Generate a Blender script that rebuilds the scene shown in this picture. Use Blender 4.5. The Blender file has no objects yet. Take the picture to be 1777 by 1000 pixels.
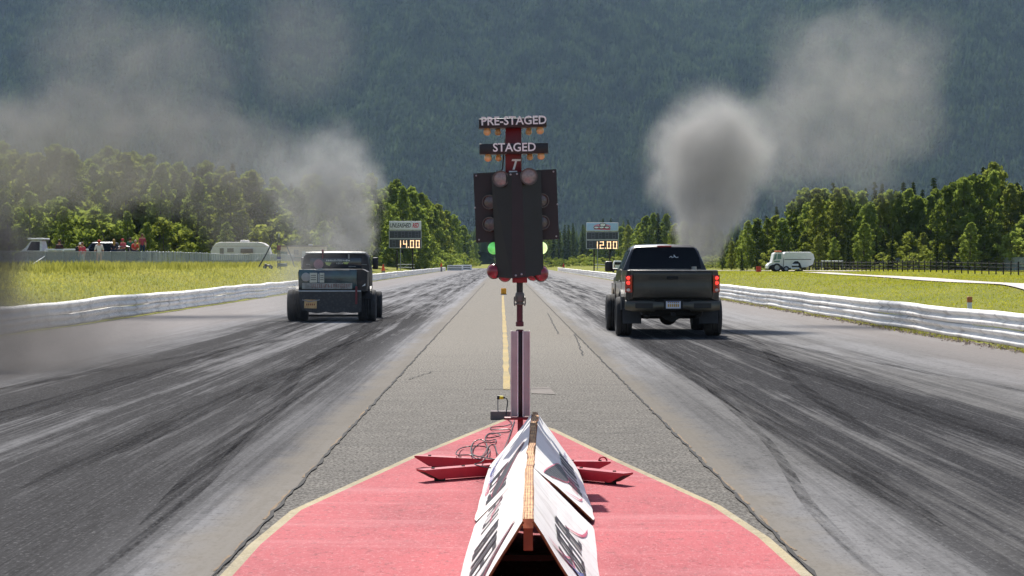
import bpy, bmesh, math, random
import numpy as np
from mathutils import Vector, Matrix, Euler, noise as mnoise

random.seed(7)
RNG = np.random.default_rng(11)
SC = bpy.context.scene
COL = SC.collection
PI = math.pi
R = math.radians

# ------------------------------------------------------------------ camera model
FPX, CU, CV, CAMH = 3455.0, 875.0, 455.0, 1.6       # photo is 1777 x 1000

def at(u, v, Y):
    return Vector(((u - CU) * Y / FPX, Y, CAMH - (v - CV) * Y / FPX))

def gnd(u, v, z=0.0):
    Y = (CAMH - z) * FPX / (v - CV)
    return Vector(((u - CU) * Y / FPX, Y, z))

def smooth(t):
    t = min(1.0, max(0.0, t))
    return t * t * (3 - 2 * t)

def gz(x, y):
    """height of the natural ground"""
    z = -0.03
    if x < 0:
        z += 1.23 * smooth((-x - 11.6) / 11.0)
    else:
        z += 0.63 * smooth((x - 9.8) / 11.0)
    z += 0.7 * smooth((y - 480) / 260.0) * (1 - smooth((abs(x) - 8) / 10))
    if abs(x) > 14:
        z += 0.12 * mnoise.noise((x * .06, y * .03, 2.0)) * smooth((abs(x) - 14) / 6)
    return z

# ------------------------------------------------------------------ materials
def lin(c):
    return tuple(((v / 255) / 12.92 if v / 255 <= .04045 else (((v / 255) + .055) / 1.055) ** 2.4) for v in c)

class NT:
    def __init__(s, m):
        m.use_nodes = True
        s.m, s.t = m, m.node_tree
        s.t.nodes.clear()
        s.out = s.t.nodes.new('ShaderNodeOutputMaterial')
    def n(s, kind, ins=None, **props):
        nd = s.t.nodes.new('ShaderNode' + kind)
        for k, v in props.items():
            setattr(nd, k, v)
        for k, v in (ins or {}).items():
            s.put(nd.inputs[k], v)
        return nd
    def put(s, sock, v):
        if hasattr(v, 'is_output'):
            s.t.links.new(v, sock)
        else:
            if sock.type == 'RGBA' and len(v) == 3:
                v = (*v, 1)
            sock.default_value = v
    def math(s, op, a, b=0.0, clamp=False):
        return s.n('Math', {0: a, 1: b}, operation=op, use_clamp=clamp).outputs[0]
    def coord(s, which='Object'):
        return s.n('TexCoord').outputs[which]
    def mapping(s, vec, scale=(1, 1, 1), rot=(0, 0, 0), loc=(0, 0, 0)):
        return s.n('Mapping', {0: vec, 1: loc, 2: rot, 3: scale}).outputs[0]
    def noise(s, vec, scale=1.0, detail=4.0, rough=.55, out=0, dist=0.0):
        return s.n('TexNoise', {'Vector': vec, 'Scale': scale, 'Detail': detail, 'Roughness': rough, 'Distortion': dist}).outputs[out]
    def step(s, v, lo, hi, smooth_=True):
        nd = s.n('MapRange', {0: v, 1: lo, 2: hi, 3: 0.0, 4: 1.0}, clamp=True)
        nd.interpolation_type = 'SMOOTHSTEP' if smooth_ else 'LINEAR'
        return nd.outputs[0]
    def mix(s, f, a, b, mode='MIX'):
        nd = s.n('Mix', data_type='RGBA', blend_type=mode)
        s.put(nd.inputs[0], f); s.put(nd.inputs[6], a); s.put(nd.inputs[7], b)
        return nd.outputs[2]
    def bump(s, h, strength=.3, dist=.01):
        return s.n('Bump', {'Height': h, 'Strength': strength, 'Distance': dist}).outputs[0]
    def principled(s, **k):
        nd = s.n('BsdfPrincipled')
        for kk, v in k.items():
            s.put(nd.inputs[kk.replace('_', ' ')], v)
        s.t.links.new(nd.outputs[0], s.out.inputs[0])
        return nd

def matte(t, col, rough, nrm, spec=.035):
    d = t.n('BsdfDiffuse', {'Color': col, 'Roughness': .4, 'Normal': nrm})
    g = t.n('BsdfGlossy', {'Color': (.8, .8, .82), 'Roughness': rough, 'Normal': nrm})
    mx = t.n('MixShader', {0: spec, 1: d.outputs[0], 2: g.outputs[0]})
    t.t.links.new(mx.outputs[0], t.out.inputs[0])

MATS = {}
def mat(name, col, rough=.6, metal=0.0, vary=.15, scale=6.0, bump=0.0, bscale=40.0, coat=0.0, emit=None, estr=0.0, dirt=None, dirt_scale=1.5, dirt_amt=.5, spec=.5):
    if name in MATS:
        return MATS[name]
    m = bpy.data.materials.new(name)
    t = NT(m)
    c = lin(col)
    co = t.coord()
    nz = t.noise(co, scale, 5)
    f = t.step(nz, .3, .7)
    base = t.mix(f, tuple(x * (1 - vary) for x in c), tuple(min(1, x * (1 + vary)) for x in c))
    if dirt:
        d = t.step(t.noise(co, dirt_scale, 8, .65), .48, .72)
        base = t.mix(t.math('MULTIPLY', d, dirt_amt), base, lin(dirt))
    k = dict(Base_Color=base, Roughness=t.math('ADD', rough - .06, t.math('MULTIPLY', nz, .12)), Metallic=metal, Coat_Weight=coat)
    if bump:
        k['Normal'] = t.bump(t.noise(co, bscale, 4), bump, .01)
    p = t.principled(**k)
    p.inputs['Specular IOR Level'].default_value = spec
    if emit:
        p.inputs['Emission Color'].default_value = (*lin(emit), 1)
        p.inputs['Emission Strength'].default_value = estr
    MATS[name] = m
    return m

def leaf_mat(name, dark, light, trans=.45, scale=.35, gloss=.0):
    if name in MATS:
        return MATS[name]
    m = bpy.data.materials.new(name)
    t = NT(m)
    co = t.coord()
    f = t.step(t.noise(co, scale, 3), .35, .65)
    f2 = t.step(t.noise(co, scale * 14, 2), .3, .7)
    rnd = t.n('ObjectInfo').outputs['Random']
    base = t.mix(f, dark, light)
    base = t.mix(t.math('MULTIPLY', f2, .5), base, light)
    base = t.mix(.5, base, t.mix(rnd, tuple(c * .7 for c in dark), tuple(min(1, c * 1.25) for c in light)))
    d = t.n('BsdfDiffuse', {0: base})
    tr = t.n('BsdfTranslucent', {0: t.mix(.35, base, (.30, .34, .03))})
    mx = t.n('MixShader', {0: trans, 1: d.outputs[0], 2: tr.outputs[0]})
    t.t.links.new(mx.outputs[0], t.out.inputs[0])
    MATS[name] = m
    return m

# ------------------------------------------------------------------ mesh builder
class MB:
    def __init__(s):
        s.v, s.f, s.m = [], [], []
        s.mi = 0
    def face(s, idx):
        s.f.append(tuple(idx)); s.m.append(s.mi)
    def add(s, vs, fs):
        o = len(s.v)
        s.v.extend([tuple(p) for p in vs])
        for f in fs:
            s.face([i + o for i in f])
        return s
    def box(s, c, d, rot=None, taper=1.0):
        x, y, z = d[0] / 2, d[1] / 2, d[2] / 2
        vs = [(-x, -y, -z), (x, -y, -z), (x, y, -z), (-x, y, -z), (-x * taper, -y * taper, z), (x * taper, -y * taper, z), (x * taper, y * taper, z), (-x * taper, y * taper, z)]
        M = Euler(rot).to_matrix() if rot else Matrix.Identity(3)
        c = Vector(c)
        return s.add([M @ Vector(v) + c for v in vs], [(0, 3, 2, 1), (4, 5, 6, 7), (0, 1, 5, 4), (1, 2, 6, 5), (2, 3, 7, 6), (3, 0, 4, 7)])
    def bbox_(s, a, b):
        a, b = Vector(a), Vector(b)
        return s.box((a + b) / 2, [abs(b[i] - a[i]) for i in range(3)])
    def rbox(s, c, d, r=.02, rot=None, seg=2):
        """bevelled box"""
        bm = bmesh.new()
        bmesh.ops.create_cube(bm, size=1)
        for v in bm.verts:
            v.co = Vector((v.co.x * d[0], v.co.y * d[1], v.co.z * d[2]))
        bmesh.ops.bevel(bm, geom=bm.edges[:], offset=min(r, min(d) * .49), segments=seg, affect='EDGES', profile=.5)
        M = Euler(rot).to_matrix() if rot else Matrix.Identity(3)
        bm.verts.ensure_lookup_table()
        for i, v in enumerate(bm.verts):
            v.index = i
        s.add([M @ v.co + Vector(c) for v in bm.verts], [[v.index for v in f.verts] for f in bm.faces])
        bm.free()
        return s
    def ring(s, c, ax, r, n, ph=0):
        ax = Vector(ax).normalized()
        a = ax.orthogonal().normalized()
        b = ax.cross(a)
        return [Vector(c) + a * (r * math.cos(2 * PI * i / n + ph)) + b * (r * math.sin(2 * PI * i / n + ph)) for i in range(n)]
    def cyl(s, p0, p1, r0, r1=None, n=12, caps=True):
        r1 = r0 if r1 is None else r1
        p0, p1 = Vector(p0), Vector(p1)
        ax = p1 - p0
        vs = s.ring(p0, ax, r0, n) + s.ring(p1, ax, r1, n)
        fs = [(i, (i + 1) % n, n + (i + 1) % n, n + i) for i in range(n)]
        if caps:
            fs += [tuple(range(n))[::-1], tuple(range(n, 2 * n))]
        return s.add(vs, fs)
    def tube(s, pts, r, n=6):
        pts = [Vector(p) for p in pts]
        rs = r if isinstance(r, (list, tuple)) else [r] * len(pts)
        o = len(s.v)
        a = None
        for i, p in enumerate(pts):
            t = (pts[min(i + 1, len(pts) - 1)] - pts[max(i - 1, 0)])
            if t.length < 1e-9:
                t = Vector((0, 0, 1))
            t.normalize()
            a = t.orthogonal().normalized() if a is None else (a - t * a.dot(t))
            if a.length < 1e-6:
                a = t.orthogonal()
            a.normalize()
            b = t.cross(a)
            for k in range(n):
                q = 2 * PI * k / n
                s.v.append(tuple(p + (a * math.cos(q) + b * math.sin(q)) * rs[i]))
        for i in range(len(pts) - 1):
            for k in range(n):
                k2 = (k + 1) % n
                s.face((o + i * n + k, o + i * n + k2, o + (i + 1) * n + k2, o + (i + 1) * n + k))
        s.face([o + k for k in range(n)][::-1])
        s.face([o + (len(pts) - 1) * n + k for k in range(n)])
        return s
    def lathe(s, prof, c, ax, n=24, closed=False):
        """prof: (radius, offset along axis)"""
        ax = Vector(ax).normalized()
        a = ax.orthogonal().normalized(); b = ax.cross(a); c = Vector(c)
        o = len(s.v)
        for (r, h) in prof:
            for k in range(n):
                q = 2 * PI * k / n
                s.v.append(tuple(c + ax * h + (a * math.cos(q) + b * math.sin(q)) * max(r, 1e-4)))
        m = len(prof)
        for i in range(m if closed else m - 1):
            j = (i + 1) % m
            for k in range(n):
                k2 = (k + 1) % n
                s.face((o + i * n + k, o + i * n + k2, o + j * n + k2, o + j * n + k))
        return s
    def sphere(s, c, r, n=14, m=8, sc=(1, 1, 1)):
        c = Vector(c); vs = []; fs = []
        for j in range(m + 1):
            th = PI * j / m
            for i in range(n):
                q = 2 * PI * i / n
                vs.append(c + Vector((r * sc[0] * math.sin(th) * math.cos(q), r * sc[1] * math.sin(th) * math.sin(q), r * sc[2] * math.cos(th))))
        for j in range(m):
            for i in range(n):
                i2 = (i + 1) % n
                fs.append((j * n + i, (j + 1) * n + i, (j + 1) * n + i2, j * n + i2))
        return s.add(vs, fs)
    def prism(s, poly, d0, d1, plane='xz'):
        """extrude polygon; plane 'xz' extrudes along y, 'yz' along x, 'xy' along z"""
        def P(a, b, d):
            return {'xz': (a, d, b), 'yz': (d, a, b), 'xy': (a, b, d)}[plane]
        n = len(poly)
        vs = [P(a, b, d0) for a, b in poly] + [P(a, b, d1) for a, b in poly]
        fs = [(i, (i + 1) % n, n + (i + 1) % n, n + i) for i in range(n)] + [tuple(range(n))[::-1], tuple(range(n, 2 * n))]
        return s.add(vs, fs)
    def loft(s, secs, close_ends=True, closed=True):
        n = len(secs[0]); o = len(s.v)
        for q in secs:
            s.v.extend([tuple(p) for p in q])
        for i in range(len(secs) - 1):
            for k in range(n if closed else n - 1):
                k2 = (k + 1) % n
                s.face((o + i * n + k, o + i * n + k2, o + (i + 1) * n + k2, o + (i + 1) * n + k))
        if close_ends:
            s.face([o + k for k in range(n)][::-1]); s.face([o + (len(secs) - 1) * n + k for k in range(n)])
        return s
    def sheet(s, corners, th, nrm):
        """thick quad/polygon: corners + thickness along -nrm"""
        nrm = Vector(nrm).normalized() * th
        n = len(corners)
        vs = [Vector(c) for c in corners] + [Vector(c) - nrm for c in corners]
        return s.add(vs, [tuple(range(n)), tuple(range(n, 2 * n))[::-1]] + [(i, n + i, n + (i + 1) % n, (i + 1) % n) for i in range(n)])
    def build(s, name, m, parent=None, smooth_=False, normals=True):
        me = bpy.data.meshes.new(name)
        me.from_pydata(s.v, [], s.f)
        ms = m if isinstance(m, (list, tuple)) else [m]
        for x in ms:
            me.materials.append(x)
        if len(ms) > 1:
            me.polygons.foreach_set('material_index', s.m)
        if normals and len(s.f) < 20000:
            bm = bmesh.new(); bm.from_mesh(me)
            bmesh.ops.recalc_face_normals(bm, faces=bm.faces)
            bm.to_mesh(me); bm.free()
        if smooth_:
            me.polygons.foreach_set('use_smooth', [True] * len(me.polygons))
            if smooth_ != 'full':
                try:
                    me.set_sharp_from_angle(angle=R(38))
                except Exception:
                    pass
        me.update()
        o = bpy.data.objects.new(name, me)
        COL.objects.link(o)
        if parent:
            o.parent = parent
        return o

def tag(o, label=None, cat=None, group=None, kind=None):
    if label: o['label'] = label
    if cat: o['category'] = cat
    if group: o['group'] = group
    if kind: o['kind'] = kind
    return o

def thing(name, label, cat, loc=(0, 0, 0), rz=0.0, group=None):
    o = bpy.data.objects.new(name, None)
    COL.objects.link(o)
    o.empty_display_size = .2
    o.location = loc
    o.rotation_euler = (0, 0, rz)
    return tag(o, label, cat, group)

def struct(o):
    o['kind'] = 'structure'
    return o

def copy_tree(o, parent=None):
    c = o.copy(); COL.objects.link(c)
    if parent:
        c.parent = parent
    for ch in list(o.children):
        copy_tree(ch, c)
    return c

def text_mesh(name, body, size, m, parent, loc, rot, extrude=.002, bold=0.0, sx=1.0, shear=0.0, align='CENTER'):
    cu = bpy.data.curves.new(name, 'FONT')
    cu.body = body; cu.size = size; cu.extrude = extrude; cu.offset = bold; cu.shear = shear
    cu.align_x = align; cu.align_y = 'CENTER'; cu.resolution_u = 3
    tmp = bpy.data.objects.new(name + '_tmp', cu)
    COL.objects.link(tmp)
    dg = bpy.context.evaluated_depsgraph_get()
    me = bpy.data.meshes.new_from_object(tmp.evaluated_get(dg))
    bpy.data.objects.remove(tmp)
    me.materials.clear(); me.materials.append(m)
    o = bpy.data.objects.new(name, me)
    COL.objects.link(o)
    o.location = loc; o.rotation_euler = rot; o.scale = (sx, 1, 1)
    if parent: o.parent = parent
    return o

UP = (R(90), 0, 0)           # text standing up, facing the camera (-Y)

# ------------------------------------------------------------------ common materials
M_black = mat('black_paint', (24, 22, 28), .45, vary=.25, dirt=(60, 56, 60), dirt_amt=.25)
M_black2 = mat('black_panel', (30, 28, 34), .5, vary=.2)
M_rubber = mat('tyre_rubber', (30, 30, 33), .85, vary=.2, bump=.3, bscale=30, dirt=(88, 84, 80), dirt_amt=.35)
M_white = mat('white_paint', (232, 234, 236), .55, vary=.04, dirt=(170, 165, 155), dirt_amt=.3)
M_lettering = mat('white_lettering', (240, 240, 240), .6, vary=.02)
M_red = mat('tower_red', (122, 18, 34), .45, vary=.15, dirt=(70, 14, 24), dirt_amt=.4)
M_legred = mat('leg_red', (170, 34, 54), .42, vary=.12, dirt=(110, 30, 42), dirt_amt=.5, dirt_scale=6)
M_steel = mat('steel', (150, 150, 152), .4, metal=.8, vary=.1)
M_galv = mat('galvanised', (165, 170, 174), .5, metal=.5, vary=.15)
M_dark = mat('dark_underside', (14, 14, 15), .8)
M_wood = mat('raw_plywood', (196, 152, 104), .8, vary=.4, scale=14, bump=.3, dirt=(120, 92, 66), dirt_amt=.6, dirt_scale=9)
M_conc = mat('concrete', (150, 142, 138), .9, vary=.15, bump=.4, bscale=60)
M_glass = mat('dark_glass', (13, 13, 15), .08, vary=.05, spec=.28)
# ------------------------------------------------------------------ ground sheet
def grid_sheet(name, xs, ys, zf, m):
    nx, ny = len(xs), len(ys)
    vs = [(x, y, zf(x, y)) for y in ys for x in xs]
    fs = [(j * nx + i, j * nx + i + 1, (j + 1) * nx + i + 1, (j + 1) * nx + i) for j in range(ny - 1) for i in range(nx - 1)]
    me = bpy.data.meshes.new(name); me.from_pydata(vs, [], fs); me.materials.append(m)
    me.polygons.foreach_set('use_smooth', [True] * len(fs))
    o = bpy.data.objects.new(name, me); COL.objects.link(o)
    return o

def grass_material():
    m = bpy.data.materials.new('grass_ground'); t = NT(m)
    co = t.coord()
    big = t.step(t.noise(co, .09, 5, .6), .35, .68)
    mid = t.step(t.noise(t.mapping(co, (1, .45, 1)), .7, 5, .65), .35, .7)
    fine = t.noise(co, 9, 3, .7)
    a = t.mix(mid, (.22, .23, .014), (.34, .32, .022))
    b = t.mix(big, a, (.33, .29, .03))
    c = t.mix(t.step(t.noise(co, 2.6, 4, .7), .62, .75), b, (.16, .15, .07))
    c = t.mix(t.math('MULTIPLY', t.step(fine, .3, .75), .55), t.mix(.6, c, (.05, .08, .01)), c)
    t.principled(Base_Color=c, Roughness=.9, Normal=t.bump(fine, .8, .15)).inputs['Specular IOR Level'].default_value = .15
    return m
M_grass = grass_material()
xs = [-2600, -1800, -1100, -700, -450, -300, -220, -160, -120, -95, -75] + [-60 + 1.5 * i for i in range(32)] + [-11.9, -11.4, -10.9, -6, 0, 6, 9.4, 9.8, 10.4] + [11 + 1.4 * i for i in range(36)] + [65, 75, 95, 120, 160, 220, 300, 450, 700, 1100, 1800, 2600]
ys = [-40, -10, 10] + [20 + 5 * i for i in range(60)] + [330, 360, 400, 440, 480, 520, 560, 600, 660, 720, 800, 950, 1200, 1600, 2200, 3000, 4300]
struct(grid_sheet('ground', xs, ys, gz, M_grass))

# ------------------------------------------------------------------ drag strip surfaces
def lane_material(name, sgn, edges, grooves, pale):
    """asphalt with rubber laid down by tyres; bands run along the lane (world y)"""
    m = bpy.data.materials.new(name); t = NT(m)
    co = t.coord()
    sx = t.n('SeparateXYZ', {0: co})
    wob = t.noise(t.mapping(co, (.25, .018, 1)), 1.0, 3)
    X = t.math('ADD', t.math('MULTIPLY', sx.outputs[0], sgn), t.math('MULTIPLY', t.math('SUBTRACT', wob, .5), .9))
    e0, e1, e2, e3 = edges
    band = t.math('MULTIPLY', t.step(X, e0, e1), t.math('SUBTRACT', 1.0, t.step(X, e2, e3)))
    grv = None
    for g, w in grooves:
        d = t.math('ABSOLUTE', t.math('SUBTRACT', X, g))
        k = t.math('SUBTRACT', 1.0, t.step(d, w * .35, w))
        grv = k if grv is None else t.math('MAXIMUM', grv, k)
    s1 = t.noise(t.mapping(co, (3.2, .035, 1), rot=(0, 0, .012)), 1.0, 5, .62)
    s2 = t.noise(t.mapping(co, (16, .11, 1), rot=(0, 0, -.010)), 1.0, 5, .68)
    s3 = t.noise(t.mapping(co, (70, 1.3, 1)), 1.0, 3, .7)
    diag = t.noise(t.mapping(co, (2.4, .10, 1), rot=(0, 0, .10 * sgn)), 1.0, 5, .6)
    streak = t.math('ADD', t.math('MULTIPLY', t.step(s1, .34, .66), .42), t.math('ADD', t.math('MULTIPLY', t.step(s2, .36, .64), .38), t.math('MULTIPLY', t.step(diag, .34, .66), .30)))
    amt = t.math('ADD', t.math('MULTIPLY', band, .40), t.math('MULTIPLY', grv, .44))
    patch = t.step(t.noise(t.mapping(co, (.5, .07, 1)), 1.0, 4), .3, .7)
    mott = t.noise(t.mapping(co, (2.2, .5, 1)), 1.0, 6, .75)
    amt = t.math('ADD', amt, t.math('MULTIPLY', t.math('SUBTRACT', mott, .5), .9))
    amt = t.math('MULTIPLY', amt, t.math('ADD', .72, t.math('MULTIPLY', patch, .75)))
    # photo: rubber is heaviest from the start line on and thins out down the track
    amt = t.math('MULTIPLY', amt, t.math('SUBTRACT', 1.06, t.math('MULTIPLY', t.step(sx.outputs[1], 24, 100), .60)))
    rub = t.math('ADD', amt, t.math('MULTIPLY', t.math('SUBTRACT', streak, .52), 1.25))
    rub = t.math('MULTIPLY', t.step(rub, -.05, .85, False), t.math('ADD', .30, t.math('MULTIPLY', band, .70)))
    agg = t.noise(t.mapping(co, (1, .45, 1)), 34, 5, .8)
    agg2 = t.noise(t.mapping(co, (1, .4, 1)), 8, 6, .78)
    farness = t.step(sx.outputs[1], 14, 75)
    pale = t.mix(farness, tuple(c * .50 for c in pale), pale)  # lightens down the track: dust wear plus far glare put into the colour
    pal = t.mix(t.math('MULTIPLY', t.step(patch, .3, .7), .30), pale, (.42, .41, .41))
    pal = t.mix(t.math('MULTIPLY', t.step(agg2, .48, .66), .5), pal, t.mix(.62, pal, (.03, .03, .03)))
    rubc = t.mix(t.step(s3, .3, .72), (.015, .015, .017), (.050, .049, .052))
    c = t.mix(rub, pal, rubc)
    c = t.mix(t.math('MULTIPLY', t.step(agg, .53, .68), .55), c, t.mix(.55, c, (.34, .33, .33)))
    c = t.mix(t.math('MULTIPLY', t.step(agg, .47, .32), .7), c, t.mix(.7, c, (.02, .02, .02)))
    # tan, unpaved-looking strip near the inner edge and dusty outer shoulder
    edge = t.math('SUBTRACT', 1.0, t.step(t.math('ADD', t.math('MULTIPLY', sx.outputs[0], sgn), t.math('MULTIPLY', t.math('SUBTRACT', t.noise(co, .8, 5, .65), .5), .6)), 1.62, 1.95))
    c = t.mix(t.math('MULTIPLY', edge, .6), c, (.25, .215, .165))
    out = t.step(t.math('ADD', X, t.math('MULTIPLY', t.math('SUBTRACT', diag, .5), 1.6)), 6.4, 8.4)
    c = t.mix(t.math('MULTIPLY', out, .55), c, (.32, .28, .255))
    # short cross scuffs
    scuff = t.noise(t.mapping(co, (.9, 7.5, 1), rot=(0, 0, .25)), 1.0, 5, .7)
    c = t.mix(t.math('MULTIPLY', t.step(scuff, .64, .76), .6), c, (.05, .05, .052))
    rough = t.math('SUBTRACT', .82, t.math('MULTIPLY', rub, .27))
    matte(t, c, .5, t.bump(t.math('ADD', agg, t.math('MULTIPLY', s2, .5)), .32, .008), .014)
    return m

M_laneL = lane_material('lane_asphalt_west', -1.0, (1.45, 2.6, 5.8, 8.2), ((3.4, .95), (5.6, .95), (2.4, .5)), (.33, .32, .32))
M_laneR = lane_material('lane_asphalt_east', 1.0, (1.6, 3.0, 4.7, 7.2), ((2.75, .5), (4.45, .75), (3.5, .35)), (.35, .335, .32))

def median_material():
    m = bpy.data.materials.new('median_asphalt'); t = NT(m)
    co = t.coord()
    sy = t.n('SeparateXYZ', {0: co}).outputs[1]
    agg = t.noise(t.mapping(co, (1, .5, 1)), 40, 4, .8); mid = t.noise(co, 2.2, 6, .65); agg2 = t.noise(t.mapping(co, (1, .45, 1)), 15, 5, .8)
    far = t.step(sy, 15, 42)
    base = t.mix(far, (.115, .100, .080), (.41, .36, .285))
    base = t.mix(t.math('MULTIPLY', t.step(mid, .42, .64), .6), base, t.mix(.6, base, (.34, .30, .25)))
    c = t.mix(t.step(agg, .40, .62), t.mix(.72, base, (.025, .022, .019)), t.mix(.4, base, (.40, .38, .34)))
    c = t.mix(t.math('MULTIPLY', t.step(agg2, .54, .66), .6), c, (.05, .047, .045))
    mark = t.noise(t.mapping(co, (.55, 5.5, 1), rot=(0, 0, .08)), 1.0, 5, .7)
    c = t.mix(t.math('MULTIPLY', t.step(mark, .56, .70), .6), c, (.05, .047, .045))
    matte(t, c, .6, t.bump(agg, .6, .012), .03)
    return m
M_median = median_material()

XL, XR = -1.47, 1.585        # the two seams
def strip(name, x0, x1, y0, y1, z, m):
    mb = MB()
    ys_ = [y0, 8, 16, 30, 60, 120, 250, 400, y1]
    ys_ = [y for y in ys_ if y0 <= y <= y1]
    for a, b in zip(ys_[:-1], ys_[1:]):
        mb.add([(x0, a, z), (x1, a, z), (x1, b, z), (x0, b, z)], [(0, 1, 2, 3)])
    return struct(mb.build(name, m))
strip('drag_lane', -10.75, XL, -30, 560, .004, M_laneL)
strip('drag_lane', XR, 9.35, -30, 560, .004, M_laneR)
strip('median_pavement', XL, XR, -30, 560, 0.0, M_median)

# ragged dark seams with crumbled filler
def ragged_strip(name, cx, w, y0, y1, z, m, step=.12, seed=0, gap=0.0):
    rnd = random.Random(seed); mb = MB()
    y = y0; prev = None
    while y < y1:
        st = step * (1 + (y / 20.0))
        c = cx + .012 * mnoise.noise((y * 1.3, seed, 0)) + .01 * rnd.uniform(-1, 1)
        ww = w * (.45 + .9 * rnd.random())
        cur = [(c - ww, y, z), (c + ww * rnd.uniform(.5, 1.2), y, z)]
        if prev and rnd.random() > gap:
            mb.add([prev[0], prev[1], cur[1], cur[0]], [(0, 1, 2, 3)])
        prev = cur; y += st
    return struct(mb.build(name, m, normals=False))
M_crack = mat('seam_tar', (26, 23, 22), .9, vary=.4, scale=20)
M_crumb = mat('seam_dirt', (118, 100, 78), .95, vary=.3, scale=30)
for cx, sd in ((XL, 1), (XR, 2)):
    ragged_strip('pavement_seam', cx, .013, 5, 150, .010, M_crack, seed=sd)
    ragged_strip('seam_debris', cx + (.018 if sd == 2 else -.016), .011, 5, 22, .0075, M_crumb, seed=sd + 5, gap=.3)
# fine crack across the right-hand part of the median
mb = MB()
rnd = random.Random(4)
for (x0, y0, x1, y1, w) in ((1.35, 34, 1.55, 44, .012), (1.2, 44, 1.36, 62, .014), (-1.3, 27, -1.05, 29, .008), (-.25, 24.9, .62, 25.1, .02)):
    p = None
    for i in range(25):
        f = i / 24
        c = (x0 + (x1 - x0) * f + rnd.uniform(-.02, .02), y0 + (y1 - y0) * f + rnd.uniform(-.03, .03))
        if p:
            horizontal = abs(x1 - x0) > abs(y1 - y0)
            d = (0, w * rnd.uniform(1, 4)) if horizontal else (w, 0)
            mb.add([(p[0] - d[0], p[1] - d[1], .0085), (p[0] + d[0], p[1] - d[1] * .2, .0085), (c[0] + d[0], c[1] + d[1] * .2, .0085), (c[0] - d[0], c[1] + d[1], .0085)], [(0, 1, 2, 3)])
        p = c
struct(mb.build('pavement_crack', M_crack, normals=False))
# pale square saw-cut patch right of the tower
mb = MB()
mb.add([(.33, 24.2, .006), (.62, 24.0, .006), (.58, 25.4, .006), (.33, 25.3, .006)], [(0, 1, 2, 3)])
struct(mb.build('pavement_patch', mat('patch_asphalt', (104, 96, 90), .9, vary=.2, bump=.4), normals=False))

# red painted apron with cream border
def outline(off):
    l = [(.12, 20.5), (-.706, 16.26), (-1.30, 12.75), (-1.37, 11.2), (-1.375, 10.1), (-1.38, 5.0), (-1.38, -5)]
    r = [(1.50, -5), (1.50, 5.0), (1.50, 10.1), (1.465, 11.5), (1.347, 13.0), (.858, 16.0), (.41, 19.0)]
    pts = l + r
    out = []
    for i, (x, y) in enumerate(pts):
        a = Vector(pts[i - 1]); b = Vector(pts[(i + 1) % len(pts)])
        d = (b - a); nrm = Vector((d.y, -d.x)).normalized()
        out.append((x - nrm.x * off, y - nrm.y * off * 1.6))
    return out
def flat(name, poly, z, m):
    mb = MB(); mb.add([(x, y, z) for x, y in poly], [tuple(range(len(poly)))])
    o = mb.build(name, m, normals=False)
    if o.data.polygons[0].normal.z < 0:
        o.data.flip_normals()
    return struct(o)
def paint_material(name, base, dark, speck):
    m = bpy.data.materials.new(name); t = NT(m)
    co = t.coord()
    big = t.noise(t.mapping(co, (1, .5, 1)), 1.1, 6, .65); fine = t.noise(t.mapping(co, (1, .55, 1)), 48, 4, .8); mid = t.noise(t.mapping(co, (1, .5, 1)), 22, 5, .8)
    c = t.mix(t.step(big, .35, .7), base, dark)
    c = t.mix(t.math('MULTIPLY', t.step(fine, .52, .66), .6), c, speck)
    c = t.mix(t.math('MULTIPLY', t.step(mid, .46, .34), .6), c, tuple(x * .4 for x in dark))
    band = t.noise(t.mapping(co, (.35, 2.2, 1), rot=(0, 0, .06)), 1.0, 5, .65)
    c = t.mix(t.math('MULTIPLY', t.step(band, .5, .68), .32), c, speck)
    scuff = t.noise(t.mapping(co, (3.2, .5, 1), rot=(0, 0, -.25)), 1.0, 6, .7)
    c = t.mix(t.math('MULTIPLY', t.step(scuff, .58, .72), .38), c, tuple(x * .45 for x in dark))
    wear = t.noise(t.mapping(co, (2.5, .6, 1), rot=(0, 0, .5)), 1.5, 7, .7)
    c = t.mix(t.math('MULTIPLY', t.step(wear, .6, .75), .35), c, speck)
    matte(t, c, .55, t.bump(t.math('ADD', fine, mid), .75, .012), .05)
    return m
M_redpaint = paint_material('red_painted_asphalt', (.56, .085, .10), (.43, .06, .075), (.66, .27, .28))
M_cream = paint_material('cream_painted_line', (.50, .40, .22), (.30, .25, .16), (.62, .55, .38))
flat('painted_border', outline(-.068), .008, M_cream)
flat('painted_apron', outline(0), .013, M_redpaint)

# yellow centre line
mb = MB(); rnd = random.Random(3); p = None; y = 24.9
while y < 96:
    c = .03 - .09 * smooth((y - 25) / 70) + .012 * mnoise.noise((y * .35, 0, 5))
    w = .046 + .01 * rnd.uniform(-1, 1)
    cur = [(c - w, y, .0055), (c + w, y, .0055)]
    if p: mb.add([p[0], p[1], cur[1], cur[0]], [(0, 1, 2, 3)])
    p = cur; y += .8
M_yellow = paint_material('yellow_line_paint', (.55, .38, .12), (.36, .28, .13), (.5, .44, .3))
struct(mb.build('painted_centre_line', M_yellow, normals=False))

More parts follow.
